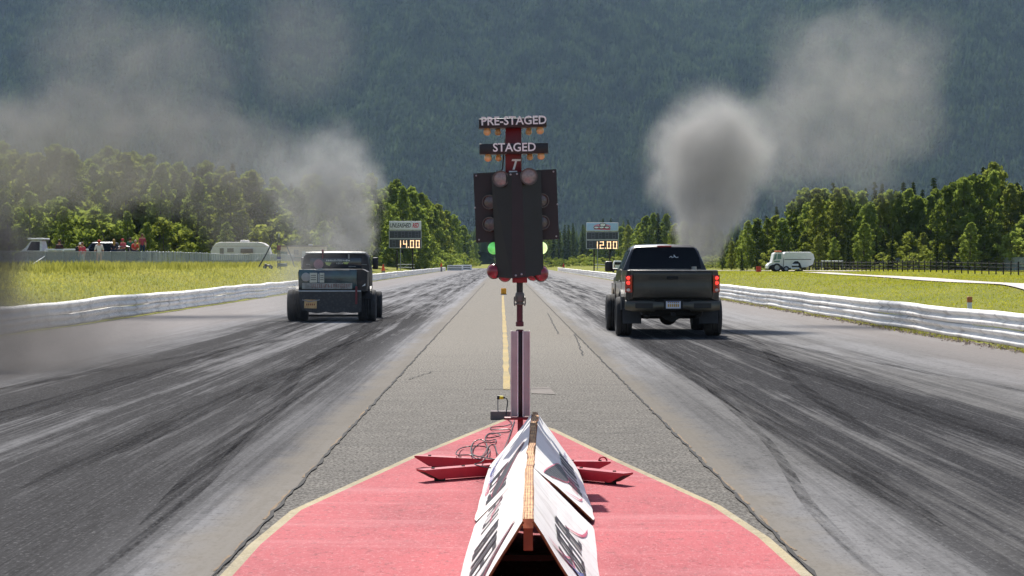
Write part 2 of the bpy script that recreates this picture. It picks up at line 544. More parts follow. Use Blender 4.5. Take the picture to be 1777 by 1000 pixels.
# tyre marks: two pairs of curved dark ribbons laid over the lanes
def tyre_mark(pts, w, z, m):
    mb = MB(); p = None
    P = [Vector(q) for q in pts]
    N = 60
    for i in range(N + 1):
        f = i / N * (len(P) - 1); k = min(int(f), len(P) - 2); q = f - k
        a, b = P[max(k - 1, 0)], P[k]; c, d = P[k + 1], P[min(k + 2, len(P) - 1)]
        pt = .5 * ((2 * b) + (c - a) * q + (2 * a - 5 * b + 4 * c - d) * q * q + (3 * b - a - 3 * c + d) * q ** 3)
        ww = w * min(1, i / 8 + .1, (N - i) / 8 + .1)
        cur = [(pt.x - ww, pt.y, z), (pt.x + ww, pt.y, z)]
        if p: mb.add([p[0], p[1], cur[1], cur[0]], [(0, 1, 2, 3)])
        p = cur
    return mb
def mark_material():
    m = bpy.data.materials.new('rubber_mark'); t = NT(m)
    co = t.coord()
    a = t.math('MULTIPLY', t.step(t.noise(t.mapping(co, (14, .25, 1)), 1, 5, .7), .35, .7), t.step(t.noise(co, 45, 3, .7), .3, .62))
    b = t.n('BsdfDiffuse', {'Color': (.011, .011, .013)})
    tr = t.n('BsdfTransparent')
    mx = t.n('MixShader', {0: t.math('MULTIPLY', a, .62), 1: tr.outputs[0], 2: b.outputs[0]})
    t.t.links.new(mx.outputs[0], t.out.inputs[0])
    return m
M_mark = mark_material()
zz = .0062
for pts, w in (([(-3.4, 14), (-3.2, 24), (-3.0, 36), (-3.3, 48), (-3.6, 58)], .20), ([(-5.3, 15), (-5.1, 26), (-4.9, 38), (-5.2, 50), (-5.6, 62)], .20),
               ([(-2.2, 12), (-2.6, 22), (-3.1, 34), (-2.9, 50), (-2.4, 80)], .10),
               ([(-6.6, 22), (-5.6, 32), (-4.2, 44), (-3.2, 60)], .11), ([(-2.1, 9.5), (-2.15, 14), (-2.4, 20), (-2.5, 30)], .05),
               ([(2.65, 12), (2.7, 24), (2.75, 36), (2.8, 43)], .19), ([(4.5, 16), (4.45, 28), (4.4, 38), (4.4, 43)], .20),
               ([(1.9, 9.6), (2.0, 13), (2.35, 18), (2.6, 26)], .045), ([(3.4, 18), (3.9, 27), (4.9, 38), (5.6, 52)], .10),
               ([(6.6, 22), (6.0, 30), (5.2, 42), (4.8, 60)], .07)):
    struct(tyre_mark(pts, w, zz, M_mark).build('tyre_mark', M_mark, normals=False)); zz += .0006

# ------------------------------------------------------------------ service path on the grass beside the right lane
def ribbon(name, pts, w, m, lift=.05):
    mb = MB(); prev = None
    P = [Vector(p) for p in pts]
    N = 60
    for i in range(N + 1):
        f = i / N * (len(P) - 1); k = min(int(f), len(P) - 2)
        p = P[k].lerp(P[k + 1], f - k)
        d = (P[k + 1] - P[k]).normalized(); n = Vector((d.y, -d.x))
        q = [p + n * (w * s_) for s_ in (-1, -.33, .33, 1)]
        cur = [(a.x, a.y, gz(a.x, a.y) + lift) for a in q]
        if prev:
            for j in range(3):
                mb.add([prev[j], prev[j + 1], cur[j + 1], cur[j]], [(0, 1, 2, 3)])
        prev = cur
    return struct(mb.build(name, m, normals=False))
M_path = mat('gravel_path', (196, 186, 180), .95, vary=.15, scale=3, bump=.4, dirt=(140, 140, 90), dirt_amt=.5, dirt_scale=.6)
ribbon('path', [(14, 40), (19.5, 70), (21.5, 82), (24.8, 120), (27.6, 172), (28.4, 190)], 1.05, M_path)
ribbon('path', [(24.5, 240), (30, 228), (34, 214), (37, 205)], 1.6, M_path)

# ------------------------------------------------------------------ mountain
def mz(x, y):
    s = y - 2850 - 120 * mnoise.noise((x * .0012, 3.1, 0)) * 1.0
    if s < 0: return 0.0
    g = .60 + .13 * mnoise.noise((x * .0011, .4, 7))
    z = s * g * smooth(s / 260 + .25)
    gully = mnoise.noise((x * .0042 + s * .0004, s * .0007, 1.5)) + .5 * mnoise.noise((x * .011, s * .0022, 4.5)) + .25 * mnoise.noise((x * .03, s * .008, 8.5))
    z += 80 * gully * smooth(s / 400)
    return z
mxs = [-2400 + 4800 * i / 240 for i in range(241)]
mys = [2500 + 1900 * i / 110 for i in range(111)]
M_mount = mat('mountain_soil', (24, 32, 22), .95, vary=.4, scale=.02)
struct(grid_sheet('mountain', mxs, mys, mz, M_mount))

def conifer_cloud(name, pts, hs, m, label):
    """one mesh of many small ragged conifers (nobody could count them)"""
    n = len(pts); K = 5; tiers = [(0.02, .235, .42), (.3, .19, .68), (.58, .12, 1.0)]
    T = []; F = []
    for (b, r, tp) in tiers:
        o = len(T)
        for k in range(K):
            a = 2 * PI * k / K
            T.append((r * math.cos(a), r * math.sin(a), b - .05 * (k % 2)))
        T.append((0, 0, tp))
        for k in range(K):
            F.append((o + k, o + (k + 1) % K, o + K))
    T = np.array(T); F = np.array(F)
    ang = RNG.uniform(0, 2 * PI, n); sx = RNG.uniform(.75, 1.35, n) * hs
    c, s_ = np.cos(ang), np.sin(ang)
    jit = 1 + RNG.normal(0, .13, (n, len(T)))
    X = (T[None, :, 0] * c[:, None] - T[None, :, 1] * s_[:, None]) * sx[:, None] * jit + pts[:, 0:1]
    Y = (T[None, :, 0] * s_[:, None] + T[None, :, 1] * c[:, None]) * sx[:, None] * jit + pts[:, 1:2]
    Z = T[None, :, 2] * hs[:, None] + pts[:, 2:3]
    V = np.stack([X, Y, Z], -1).reshape(-1, 3)
    FF = (F[None] + (np.arange(n) * len(T))[:, None, None]).reshape(-1, 3)
    me = bpy.data.meshes.new(name)
    me.vertices.add(len(V)); me.vertices.foreach_set('co', V.ravel())
    me.loops.add(FF.size); me.loops.foreach_set('vertex_index', FF.ravel())
    me.polygons.add(len(FF)); me.polygons.foreach_set('loop_start', np.arange(0, FF.size, 3)); me.polygons.foreach_set('loop_total', np.full(len(FF), 3))
    me.update(calc_edges=True)
    me.materials.append(m)
    o = bpy.data.objects.new(name, me); COL.objects.link(o)
    return tag(o, label, 'forest', kind='stuff')
def forest_mat(name, a, b, sc):
    m = bpy.data.materials.new(name); t = NT(m)
    co = t.coord()
    f = t.step(t.noise(co, sc, 3, .6), .35, .65); g = t.step(t.noise(co, sc * .06, 4, .6), .4, .65)
    h = t.step(t.noise(co, .09, 1), .3, .7)
    c = t.mix(f, a, b)
    c = t.mix(t.math('MULTIPLY', g, .55), c, tuple(x * 1.5 for x in b))
    c = t.mix(t.math('MULTIPLY', h, .4), c, a)
    d = t.n('BsdfDiffuse', {0: c}); tr = t.n('BsdfTranslucent', {0: c})
    t.t.links.new(t.n('MixShader', {0: .25, 1: d.outputs[0], 2: tr.outputs[0]}).outputs[0], t.out.inputs[0])
    return m
pts = []
N = 100000
px = RNG.uniform(-1500, 1500, N * 2); py = RNG.uniform(2700, 4150, N * 2)
for x, y in zip(px, py):
    if abs(x) > .30 * y + 60: continue
    z = mz(x, y)
    if z > 780: continue
    pts.append((x, y, z - .5))
    if len(pts) >= N: break
pts = np.array(pts)
conifer_cloud('mountain_forest', pts, RNG.uniform(11, 27, len(pts)), forest_mat('mountain_foliage', (.008, .019, .014), (.058, .088, .038), .02),
              'dense dark forest clothing the whole mountainside')
# valley forest beyond the end of the strip
pts = []
for _ in range(5200):
    x = RNG.uniform(-520, 620); y = RNG.uniform(860, 1500)
    if abs(x) > .33 * y: continue
    pts.append((x, y, gz(x, y) - .3))
pts = np.array(pts)
conifer_cloud('valley_forest', pts, RNG.uniform(12, 21, len(pts)), forest_mat('valley_foliage', (.022, .04, .018), (.075, .10, .03), .05),
              'hazy wood closing off the far end of the strip')
# ------------------------------------------------------------------ guard rails
W_PROF = [(0, 0), (.05, .015), (.085, .05), (.085, .085), (.045, .12), (.0, .145), (.0, .165), (.045, .19), (.085, .225), (.085, .26), (.05, .295), (0, .31)]
M_rail = mat('rail_white', (244, 241, 236), .85, vary=.07, scale=1.2, dirt=(120, 112, 104), dirt_amt=.5, dirt_scale=1.6, bump=.15, spec=.12)
def rail_beam(x0, side, z0, y0, y1, seed, amp, parent):
    mb = MB(); n = len(W_PROF); secs = []
    y = y0; i = 0
    while y <= y1:
        st = .6 if y < 120 else 2.4
        a = mnoise.noise((y * .16, seed, 0)) * amp + mnoise.noise((y * .55, seed, 3)) * amp * .5
        b = mnoise.noise((y * .21, seed, 9)) * amp * .9 + mnoise.noise((y * .7, seed, 12)) * amp * .3
        lap = .022 * ((int(y / 3.8)) % 2)
        sec = []
        for k, (d, z) in enumerate(W_PROF):
            dent = mnoise.noise((y * .45, z * 6 + z0 * 9, seed + 20)) * amp * .55
            sec.append((x0 + side * (d + a + lap + dent), y, z0 + z * .97 + b))
        secs.append(sec); y += st
    front = len(secs)
    o = len(mb.v)
    for s_ in secs: mb.v.extend(s_)
    for j in range(front - 1):
        for k in range(n - 1):
            mb.face((o + j * n + k, o + j * n + k + 1, o + (j + 1) * n + k + 1, o + (j + 1) * n + k))
    ob = mb.build('rail_beam', M_rail, parent, smooth_='full', normals=False)
    md = ob.modifiers.new('thickness', 'SOLIDIFY'); md.thickness = .012; md.offset = 0
    return ob
def guard_rail(label, x0, side, y0, y1, seed, amp):
    t = thing('guard_rail', label, 'guard rail', (0, 0, 0))
    rail_beam(x0, side, .035, y0, y1, seed, amp, t)
    rail_beam(x0 + side * .012, side, .345, y0, y1, seed + .35, amp, t)
    y = y0 + 1
    while y < 130:
        mb = MB(); mb.rbox((x0 - side * .12, y, .26), (.15, .15, .5), .01); mb.build('rail_post', M_galv, t)
        y += 7.6
    return t
guard_rail('long white corrugated steel guard rail bordering the lane of the dark hot rod', -10.85, 1, 24, 366, 1.0, .05)
guard_rail('long white corrugated steel guard rail bordering the lane of the dark pickup', 9.45, -1, 20, 350, 5.0, .032)

# gravel and weeds gathered under the right-hand rail
mb = MB(); rnd = random.Random(12)
for i in range(2600):
    y = 24 + 90 * rnd.random() ** 1.7; x = 9.2 + rnd.gauss(0, .14) - .03
    r = rnd.uniform(.012, .05)
    c = Vector((x, y, .004 + r * .3))
    pts_ = [c + Vector((r * rnd.uniform(.6, 1.2) * math.cos(a), r * rnd.uniform(.6, 1.3) * math.sin(a), 0)) for a in (0, 1.3, 2.5, 3.8, 5.1)]
    o = len(mb.v); mb.v.extend([tuple(p) for p in pts_] + [tuple(c + Vector((0, 0, r * rnd.uniform(.5, .9))))])
    for k in range(5): mb.face((o + k, o + (k + 1) % 5, o + 5))
tag(mb.build('gravel_verge', mat('verge_gravel', (118, 104, 92), .95, vary=.45, scale=9), normals=False), 'loose gravel lying along the foot of the guard rail', 'gravel', kind='stuff')

M_blade = leaf_mat('grass_blade', (.26, .275, .02), (.57, .53, .06), .5, .07)
M_blade_dry = leaf_mat('dry_grass_blade', (.24, .235, .045), (.52, .47, .13), .45, .07)
def blades(name, P, hs, ws, m, label):
    n = len(P)
    a = RNG.uniform(0, 2 * PI, n); b = RNG.uniform(0, 2 * PI, n); lean = RNG.uniform(.1, .6, n) * hs
    dx, dy = np.cos(a) * ws, np.sin(a) * ws
    V = np.empty((n, 3, 3))
    V[:, 0] = P + np.stack([-dx, -dy, np.zeros(n)], 1)
    V[:, 1] = P + np.stack([dx, dy, np.zeros(n)], 1)
    V[:, 2] = P + np.stack([np.cos(b) * lean, np.sin(b) * lean, hs], 1)
    me = bpy.data.meshes.new(name)
    me.vertices.add(n * 3); me.vertices.foreach_set('co', V.ravel())
    me.loops.add(n * 3); me.loops.foreach_set('vertex_index', np.arange(n * 3))
    me.polygons.add(n); me.polygons.foreach_set('loop_start', np.arange(0, n * 3, 3)); me.polygons.foreach_set('loop_total', np.full(n, 3))
    me.update(calc_edges=True); me.materials.append(m)
    o = bpy.data.objects.new(name, me); COL.objects.link(o)
    return tag(o, label, 'grass', kind='stuff')
def scatter(n, fx, y0, y1, pw=1.0):
    out = []
    for _ in range(n):
        y = y0 + (y1 - y0) * RNG.random() ** pw
        x = fx(y)
        out.append((x, y, gz(x, y) - .02))
    return np.array(out)
P = scatter(5200, lambda y: 9.22 + RNG.normal(0, .07), 26, 130, 1.8)
P[:, 2] = 0
P = P[np.array([mnoise.noise((0, p[1] * .35, 3)) > -.12 for p in P])]
blades('verge_weeds', P, RNG.uniform(.025, .085, len(P)), RNG.uniform(.008, .02, len(P)), M_blade_dry, 'yellowing weeds growing in the gravel beneath the guard rail')
P = scatter(90000, lambda y: -11.5 - RNG.random() ** .8 * (.30 * y - 2), 36, 215, 1.3)
blades('grass_sward', P, RNG.uniform(.04, .13, len(P)) * (1 + P[:, 1] / 300), RNG.uniform(.015, .04, len(P)) * (.7 + P[:, 1] / 120), M_blade_dry, 'rough yellow-green grass on the bank before the chain-link fence')
P = scatter(90000, lambda y: 9.9 + RNG.random() ** .8 * (.285 * y - 2), 33, 235, 1.3)
def on_path(p):
    x, y = p[0], p[1]
    c = np.interp(y, [40, 70, 82, 120, 172, 190], [14, 19.5, 21.5, 24.8, 27.6, 28.4])
    c2 = np.interp(y, [205, 214, 228, 240], [37, 34, 30, 24.5])
    return (38 < y < 192 and abs(x - c) < 1.15) or (203 < y < 242 and abs(x - c2) < 2.2)
P = np.array([p for p in P if not on_path(p)])
blades('grass_sward', P, RNG.uniform(.02, .07, len(P)) * (1 + P[:, 1] / 300), RNG.uniform(.015, .04, len(P)) * (.7 + P[:, 1] / 120), M_blade, 'bright yellow-green grass crossed by the gravel service path')
# taller weeds along both fences
P = scatter(9000, lambda y: np.interp(y, [128, 133, 142, 165, 205, 232], [-23, -23.2, -23.5, -24, -24.2, -22.6]) + .9 + RNG.normal(0, .7), 90, 230)
blades('tall_weeds', P, RNG.uniform(.25, .6, len(P)), RNG.uniform(.02, .06, len(P)), M_blade_dry, 'tall yellow weeds lining the foot of the chain-link fence')

P = np.array([(x, np.interp(x, [-37, -28.2, -23.4], [136, 132.5, 129.5]) - .5 + RNG.normal(0, .5), 0) for x in RNG.uniform(-37, -23, 3500)])
P[:, 2] = [gz(p[0], p[1]) - .02 for p in P]
blades('tall_weeds', P, RNG.uniform(.2, .55, len(P)), RNG.uniform(.02, .05, len(P)), M_blade_dry, 'tall yellow weeds before the fence where the spectators watch')

# ------------------------------------------------------------------ starting tower
YT = 14.95
def tp(u, v, dy=0.0):
    p = at(u, v, YT); p.y += dy
    return p
T0 = Vector((tp(902, 0).x, YT, 0))
tower = thing('drag_race_start_light', 'tall black starting light tower with staging bulbs on red mast over crossed feet', 'start light', T0)
def tl(u, v, dy=0.0):
    return tp(u, v, dy) - T0
S = YT / FPX
# mast
mb = MB(); a, b = tl(877, 221), tl(905, 300)
mb.rbox(((a.x + b.x) / 2, .03, (a.z + b.z) / 2), (abs(b.x - a.x), .05, abs(a.z - b.z)), .006)
mb.build('mast', M_red, tower, True)
text_mesh('mast_emblem', 'T', 25 * S, M_lettering, tower, tl(891.5, 286.5, -.001), UP, .003, .0025, 1.0, .28)
mb = MB(); c = tl(890.5, 298); mb.box((c.x, .0, c.z), (14 * S, .008, 2.5 * S)); mb.build('mast_emblem', M_lettering, tower)
# staging signs
M_bulb = None
def bulb_mat():
    m = bpy.data.materials.new('amber_bulb_glass'); t = NT(m)
    co = t.coord()
    c = t.mix(t.step(t.noise(co, 30, 3), .3, .7), (.80, .42, .16), (.92, .58, .28))
    p = t.principled(Base_Color=c, Roughness=.12, Coat_Weight=.6)
    p.inputs['Subsurface Weight'].default_value = .3
    p.inputs['Subsurface Radius'].default_value = (.02, .01, .004)
    p.inputs['Transmission Weight'].default_value = .1
    return m
M_bulb = bulb_mat()
M_brass = mat('bulb_cap', (92, 84, 78), .5, metal=.6)
def stage_sign(body, u0, u1, v0, v1, tilt, bulbs, tsize, ut, vt):
    mb = MB(); a, b = tl(u0, v0), tl(u1, v1)
    mb.rbox(((a.x + b.x) / 2, -.03, (a.z + b.z) / 2), (abs(b.x - a.x), .17, abs(a.z - b.z)), .006, rot=(0, tilt, 0))
    sg = mb.build('stage_sign', M_black, tower, True)
    text_mesh('sign_lettering', body, tsize, M_lettering, sg, tl(ut, vt, -.1175), (R(90), tilt, 0), .002, .0014, .98)
    for (u, v, dy, k) in bulbs:
        c = tl(u, v, dy)
        prof = [(.0, -.036), (.012, -.0345), (.021, -.029), (.0275, -.018), (.0285, -.006), (.0255, .006), (.019, .018), (.0145, .028), (.0135, .034)]
        mb = MB(); mb.lathe([(r * k, h * k) for r, h in prof], c, (0, 0, 1), 20); bl = mb.build('bulb', M_bulb, sg, True)
        mb = MB(); mb.cyl(c + Vector((0, 0, .033 * k)), c + Vector((0, 0, .062 * k)), .0145 * k, n=14); mb.build('bulb_cap', M_brass, bl, True)
    return sg
stage_sign('PRE-STAGED', 831, 948, 207, 223, R(-1.4), [(845.5, 228.5, -.07, 1.0), (864, 228, .02, .85), (917.5, 227, .02, .88), (937, 226, -.07, 1.02)], 20.5 * S, 891.5, 212)
stage_sign('STAGED', 832, 951, 250.5, 268, R(-.9), [(847, 273.5, -.07, 1.0), (865, 273, .02, .85), (919.5, 271, .02, .88), (938.5, 270, -.07, 1.0)], 20.5 * S, 892.5, 258)
# backing board
def plate(name, px, dy, th, m, parent, bevel=False):
    mb = MB(); mb.sheet([tl(u, v, dy) for u, v in px], th, (0, -1, 0))
    return mb.build(name, m, parent)
plate('backing_board', [(821, 300), (966, 292.5), (971, 415), (826, 421)], .10, .02, M_black, tower)
# three-facet light shield in front
mb = MB()
L = [(852.5, 303, .02), (888, 300, -.10), (905, 299, -.10), (939, 297.5, .02)]
Bt = [(861.5, 481, .02), (888, 483, -.10), (912, 481, -.10), (943.5, 476, .02)]
mb.loft([[tl(u, v, d) for u, v, d in L], [tl(u, v, d) for u, v, d in Bt]], close_ends=False, closed=False)
sh = mb.build('light_shield', M_black2, tower)
sh.modifiers.new('thickness', 'SOLIDIFY').thickness = .006
for (u, v) in ((886, 304), (897, 303), (895, 478), (905, 476)):
    mb = MB(); c = tl(u, v, -.104); mb.sphere(c, .008, 10, 6, (1, .5, 1)); mb.build('screw', M_galv, sh, True)
mb = MB(); a, b = tl(897, 303, -.107), tl(908, 478, -.107)
mb.tube([tl(880, 226, .06), tl(874, 262, .07), tl(872, 292, .06), tl(868, 300, .06)], .006, 6); mb.build('supply_cable', M_black, tower, True)
for (u, v) in ((826, 304), (961, 297), (831, 416), (966, 410), (824, 360), (968, 354)):
    mb = MB(); c = tl(u, v, .098); mb.sphere(c, .007, 10, 6, (1, .5, 1)); mb.build('screw', M_galv, tower, True)
# lamps
M_lens = mat('grey_lens', (138, 128, 124), .2, vary=.15, scale=60, coat=.6, bump=.3, bscale=120)
M_lens2 = mat('dark_lens', (84, 76, 76), .2, vary=.2, scale=60, coat=.6, bump=.3, bscale=120)
M_rim = mat('lamp_rim', (92, 86, 84), .4, metal=.4)
M_can = mat('lamp_can', (34, 32, 34), .5)
def lamp(name, u, v, dy, r, ax, mlens, mrim=M_rim, deep=.10):
    ax = Vector(ax).normalized(); c = tl(u, v, dy)
    mb = MB(); mb.lathe([(0, .008), (r * .45, .006), (r * .86, .0)], c, ax, 28); l = mb.build(name, mlens, tower, 'full')
    mb = MB(); mb.lathe([(r * .85, -.004), (r * .88, .012), (r, .012), (r * 1.02, -.012), (r * .9, -.02)], c, ax, 28); mb.build('lamp_rim', mrim, l, True)
    mb = MB(); mb.lathe([(r * .93, -.012), (r * .86, -.05), (r * .45, -deep), (0, -deep - .004)], c, ax, 20); mb.build('lamp_can', M_can, l, True)
    return l
lamp('amber_lamp', 869, 311, -.06, .062, (-.08, -1, 0), M_lens)
lamp('amber_lamp', 917.5, 307.5, -.115, .064, (.05, -1, 0), M_lens)
for (u, v, sg) in ((849, 350.5, -1), (849.5, 389, -1), (940.5, 348, 1), (941.5, 386, 1)):
    lamp('amber_lamp', u, v, .055, .055, (.35 * sg, -1, 0), M_lens2)
def glow_mat(name, base, em, st):
    m = bpy.data.materials.new(name); t = NT(m)
    co = t.coord()
    f = t.step(t.noise(co, 25, 2), .25, .75)
    p = t.principled(Base_Color=base, Roughness=.18, Coat_Weight=.7)
    t.put(p.inputs['Emission Color'], t.mix(f, tuple(x * .55 for x in em), em)); p.inputs['Emission Strength'].default_value = st
    return m
M_green = glow_mat('lit_green_lens', (.12, .5, .12), (.16, .72, .16), .5)
M_green2 = glow_mat('lit_pale_green_lens', (.5, .7, .3), (.78, 1.0, .42), 1.0)
M_redlens = mat('red_lens', (132, 28, 46), .3, vary=.15, scale=40, coat=.6)
def dome(name, u, v, dy, r, m, ax):
    ax = Vector(ax).normalized(); c = tl(u, v, dy)
    prof = [(0.001, r * .78)] + [(r * math.sin(q), r * .78 * math.cos(q)) for q in [PI / 2 * i / 7 for i in range(1, 8)]]
    mb = MB(); mb.lathe(prof, c, ax, 24); l = mb.build(name, m, tower, 'full')
    mb = MB(); mb.lathe([(r * .99, -.002), (r * 1.06, .006), (r * 1.06, -.012), (r * .9, -.03), (r * .5, -.09), (0, -.1)], c, ax, 22); mb.build('lamp_can', M_can, l, True)
dome('green_lamp', 856.5, 431, .06, .047, M_green, (-.55, -1, 0))
dome('green_lamp', 940, 430.5, .06, .047, M_green2, (.55, -1, 0))
dome('red_lamp', 857, 471, .05, .056, M_redlens, (-.6, -1, 0))
dome('red_lamp', 939.5, 475, .05, .058, M_redlens, (.6, -1, 0))
dome('red_lamp', 876, 478, .14, .05, M_redlens, (-.2, -1, -.35))
dome('red_lamp', 926, 476, .14, .05, M_redlens, (.2, -1, -.35))
# column
zc = lambda v: CAMH - (v - CV) * S
xcol = lambda u: (u - 902) * S
mb = MB(); mb.rbox((xcol(902), .04, zc(484.5)), (26 * S, .1, 13 * S), .006); mb.build('mast_socket', M_red, tower, True)
mb = MB(); mb.cyl((0, .04, zc(490)), (0, .04, zc(508)), 5.6 * S, n=20); mb.build('column', M_black, tower, True)
mb = MB(); mb.lathe([(5.5 * S, 0), (8 * S, .004), (8 * S, .014), (6 * S, .018), (6 * S, .024), (8.2 * S, .03), (8.6 * S, .07), (7.4 * S, .09), (5.6 * S, .1)], (0, .04, zc(530)), (0, 0, 1), 24)
for sg in (-1, 1):
    mb.tube([(sg * 8 * S, .03, zc(514)), (sg * 9.4 * S, .0, zc(517)), (sg * 9.6 * S, .0, zc(526)), (sg * 8.6 * S, .0, zc(531))], .005, 8)
mb.build('coupling', mat('coupling_grey', (104, 100, 96), .5, metal=.3), tower, True)
mb = MB(); mb.cyl((0, .04, zc(530)), (0, .04, zc(562)), 5.4 * S, n=20)
mb.lathe([(5.4 * S, 0), (7 * S, .003), (7 * S, .035), (5.4 * S, .04)], (0, .04, zc(567)), (0, 0, 1), 20)
mb.lathe([(5.4 * S, 0), (6.6 * S, .003), (6.6 * S, .016), (5.4 * S, .02)], (0, .04, zc(577)), (0, 0, 1), 20)
mb.build('column', mat('column_maroon', (84, 24, 40), .45, vary=.2), tower, True)
mb = MB(); mb.rbox((xcol(903), .05, zc(650)), (9.5 * S, .05, 150 * S), .004); mb.build('column', mat('column_dark', (44, 14, 26), .4), tower, True)
mb = MB(); mb.rbox((xcol(903), .05, zc(722) / 2 + .04), (9.5 * S, .05, zc(722) - .08), .004); mb.build('column', M_red, tower, True)
M_alu = mat('side_panel_grey', (206, 194, 194), .55, metal=.0, vary=.08)
M_aluedge = mat('panel_edge', (236, 236, 240), .4, metal=.2)
for (ua, ub) in ((887, 898.5), (907.5, 919)):
    mb = MB(); mb.bbox_(tl(ua, 575, .01), tl(ub, 722, .018)); p = mb.build('side_panel', M_alu, tower)
    for u in (ua, ub):
        mb = MB(); mb.bbox_(tl(u - .7, 574.5, -.03), tl(u + .7, 722.5, .06)); mb.build('panel_edge', M_aluedge if u in (898.5, 907.5) else M_alu, p)
mb = MB(); mb.rbox((xcol(896), .0, zc(726)), (42 * S, .10, .018), .004); mb.build('base_plate', M_red, tower, True)
# crossed feet
M_hole = mat('open_channel_end', (22, 10, 12), .8)
for (uv_tip, vt, sgn, Yt) in (((725), 790, -1, .0), (730, 815, -1, .0), (1060, 800, 1, .0), (1090, 821, 1, .0)):
    top = .105
    Yp = (CAMH - top) * FPX / (vt - CV)
    tip = Vector(((uv_tip - CU) * Yp / FPX, Yp, top)) - T0
    tip.z = top
    root = Vector((.0, .0 + (.05 if vt < 805 else -.05), top + .002))
    d = (root - tip); d.z = 0; ln = d.length; d.normalize(); n = Vector((d.y, -d.x, 0)); w = .052; h = .075
    # tapered nose cut at an angle, open below
    sec = []
    mb = MB()
    def cs(p, hh, bot):
        return [p + n * w + Vector((0, 0, 0)), p - n * w, p - n * w - Vector((0, 0, hh)), p + n * w - Vector((0, 0, hh))]
    mb.loft([cs(tip, .012, 0), cs(tip + d * .13, h, 0), cs(root, h + .008, 0)])
    lg = mb.build('leg', M_legred, tower)
    mb = MB()
    q0 = tip + d * .01 - Vector((0, 0, .016)); q1 = tip + d * .122 - Vector((0, 0, h - .004))
    mb.add([q0 + n * w * .86 - d * .004, q0 - n * w * .86 - d * .004, q1 - n * w * .86 - d * .004, q1 + n * w * .86 - d * .004], [(0, 1, 2, 3)])
    mb.build('open_end', M_hole, lg)
    for f in (.12, .42, .72):
        c = tip + d * (ln * f); mb = MB(); mb.cyl(c, c + Vector((0, 0, .007)), .013, n=10); mb.build('bolt', M_hole, lg)
    for c in (tip + d * .17, root - d * .12):
        mb = MB(); mb.rbox((c.x, c.y, (c.z - h) / 2 + .004), (.08, .08, c.z - h + .004), .004); mb.build('foot_pad', M_hole, lg)
    if uv_tip == 1060:
        mb = MB(); c = tip + d * .06
        mb.tube([c + Vector((.03 * math.cos(a), 0, .028 * math.sin(a))) for a in [PI * i / 8 for i in range(9)]], .006, 6); mb.build('lifting_eye', M_legred, lg)

# ------------------------------------------------------------------ A-frame sign boards
M_board = mat('board_white', (232, 230, 226), .6, vary=.04, dirt=(170, 162, 152), dirt_amt=.4, dirt_scale=5, spec=.2)
M_grey = mat('board_grey_print', (66, 64, 68), .5, vary=.12)
M_pink = mat('board_pink_print', (206, 92, 118), .5, vary=.1)
M_blue = mat('board_blue_print', (96, 108, 168), .5, vary=.1)
M_ply = mat('plywood_edge', (120, 80, 40), .8, vary=.35, scale=30)
M_plydark = mat('plywood_back', (40, 27, 18), .9, vary=.3)

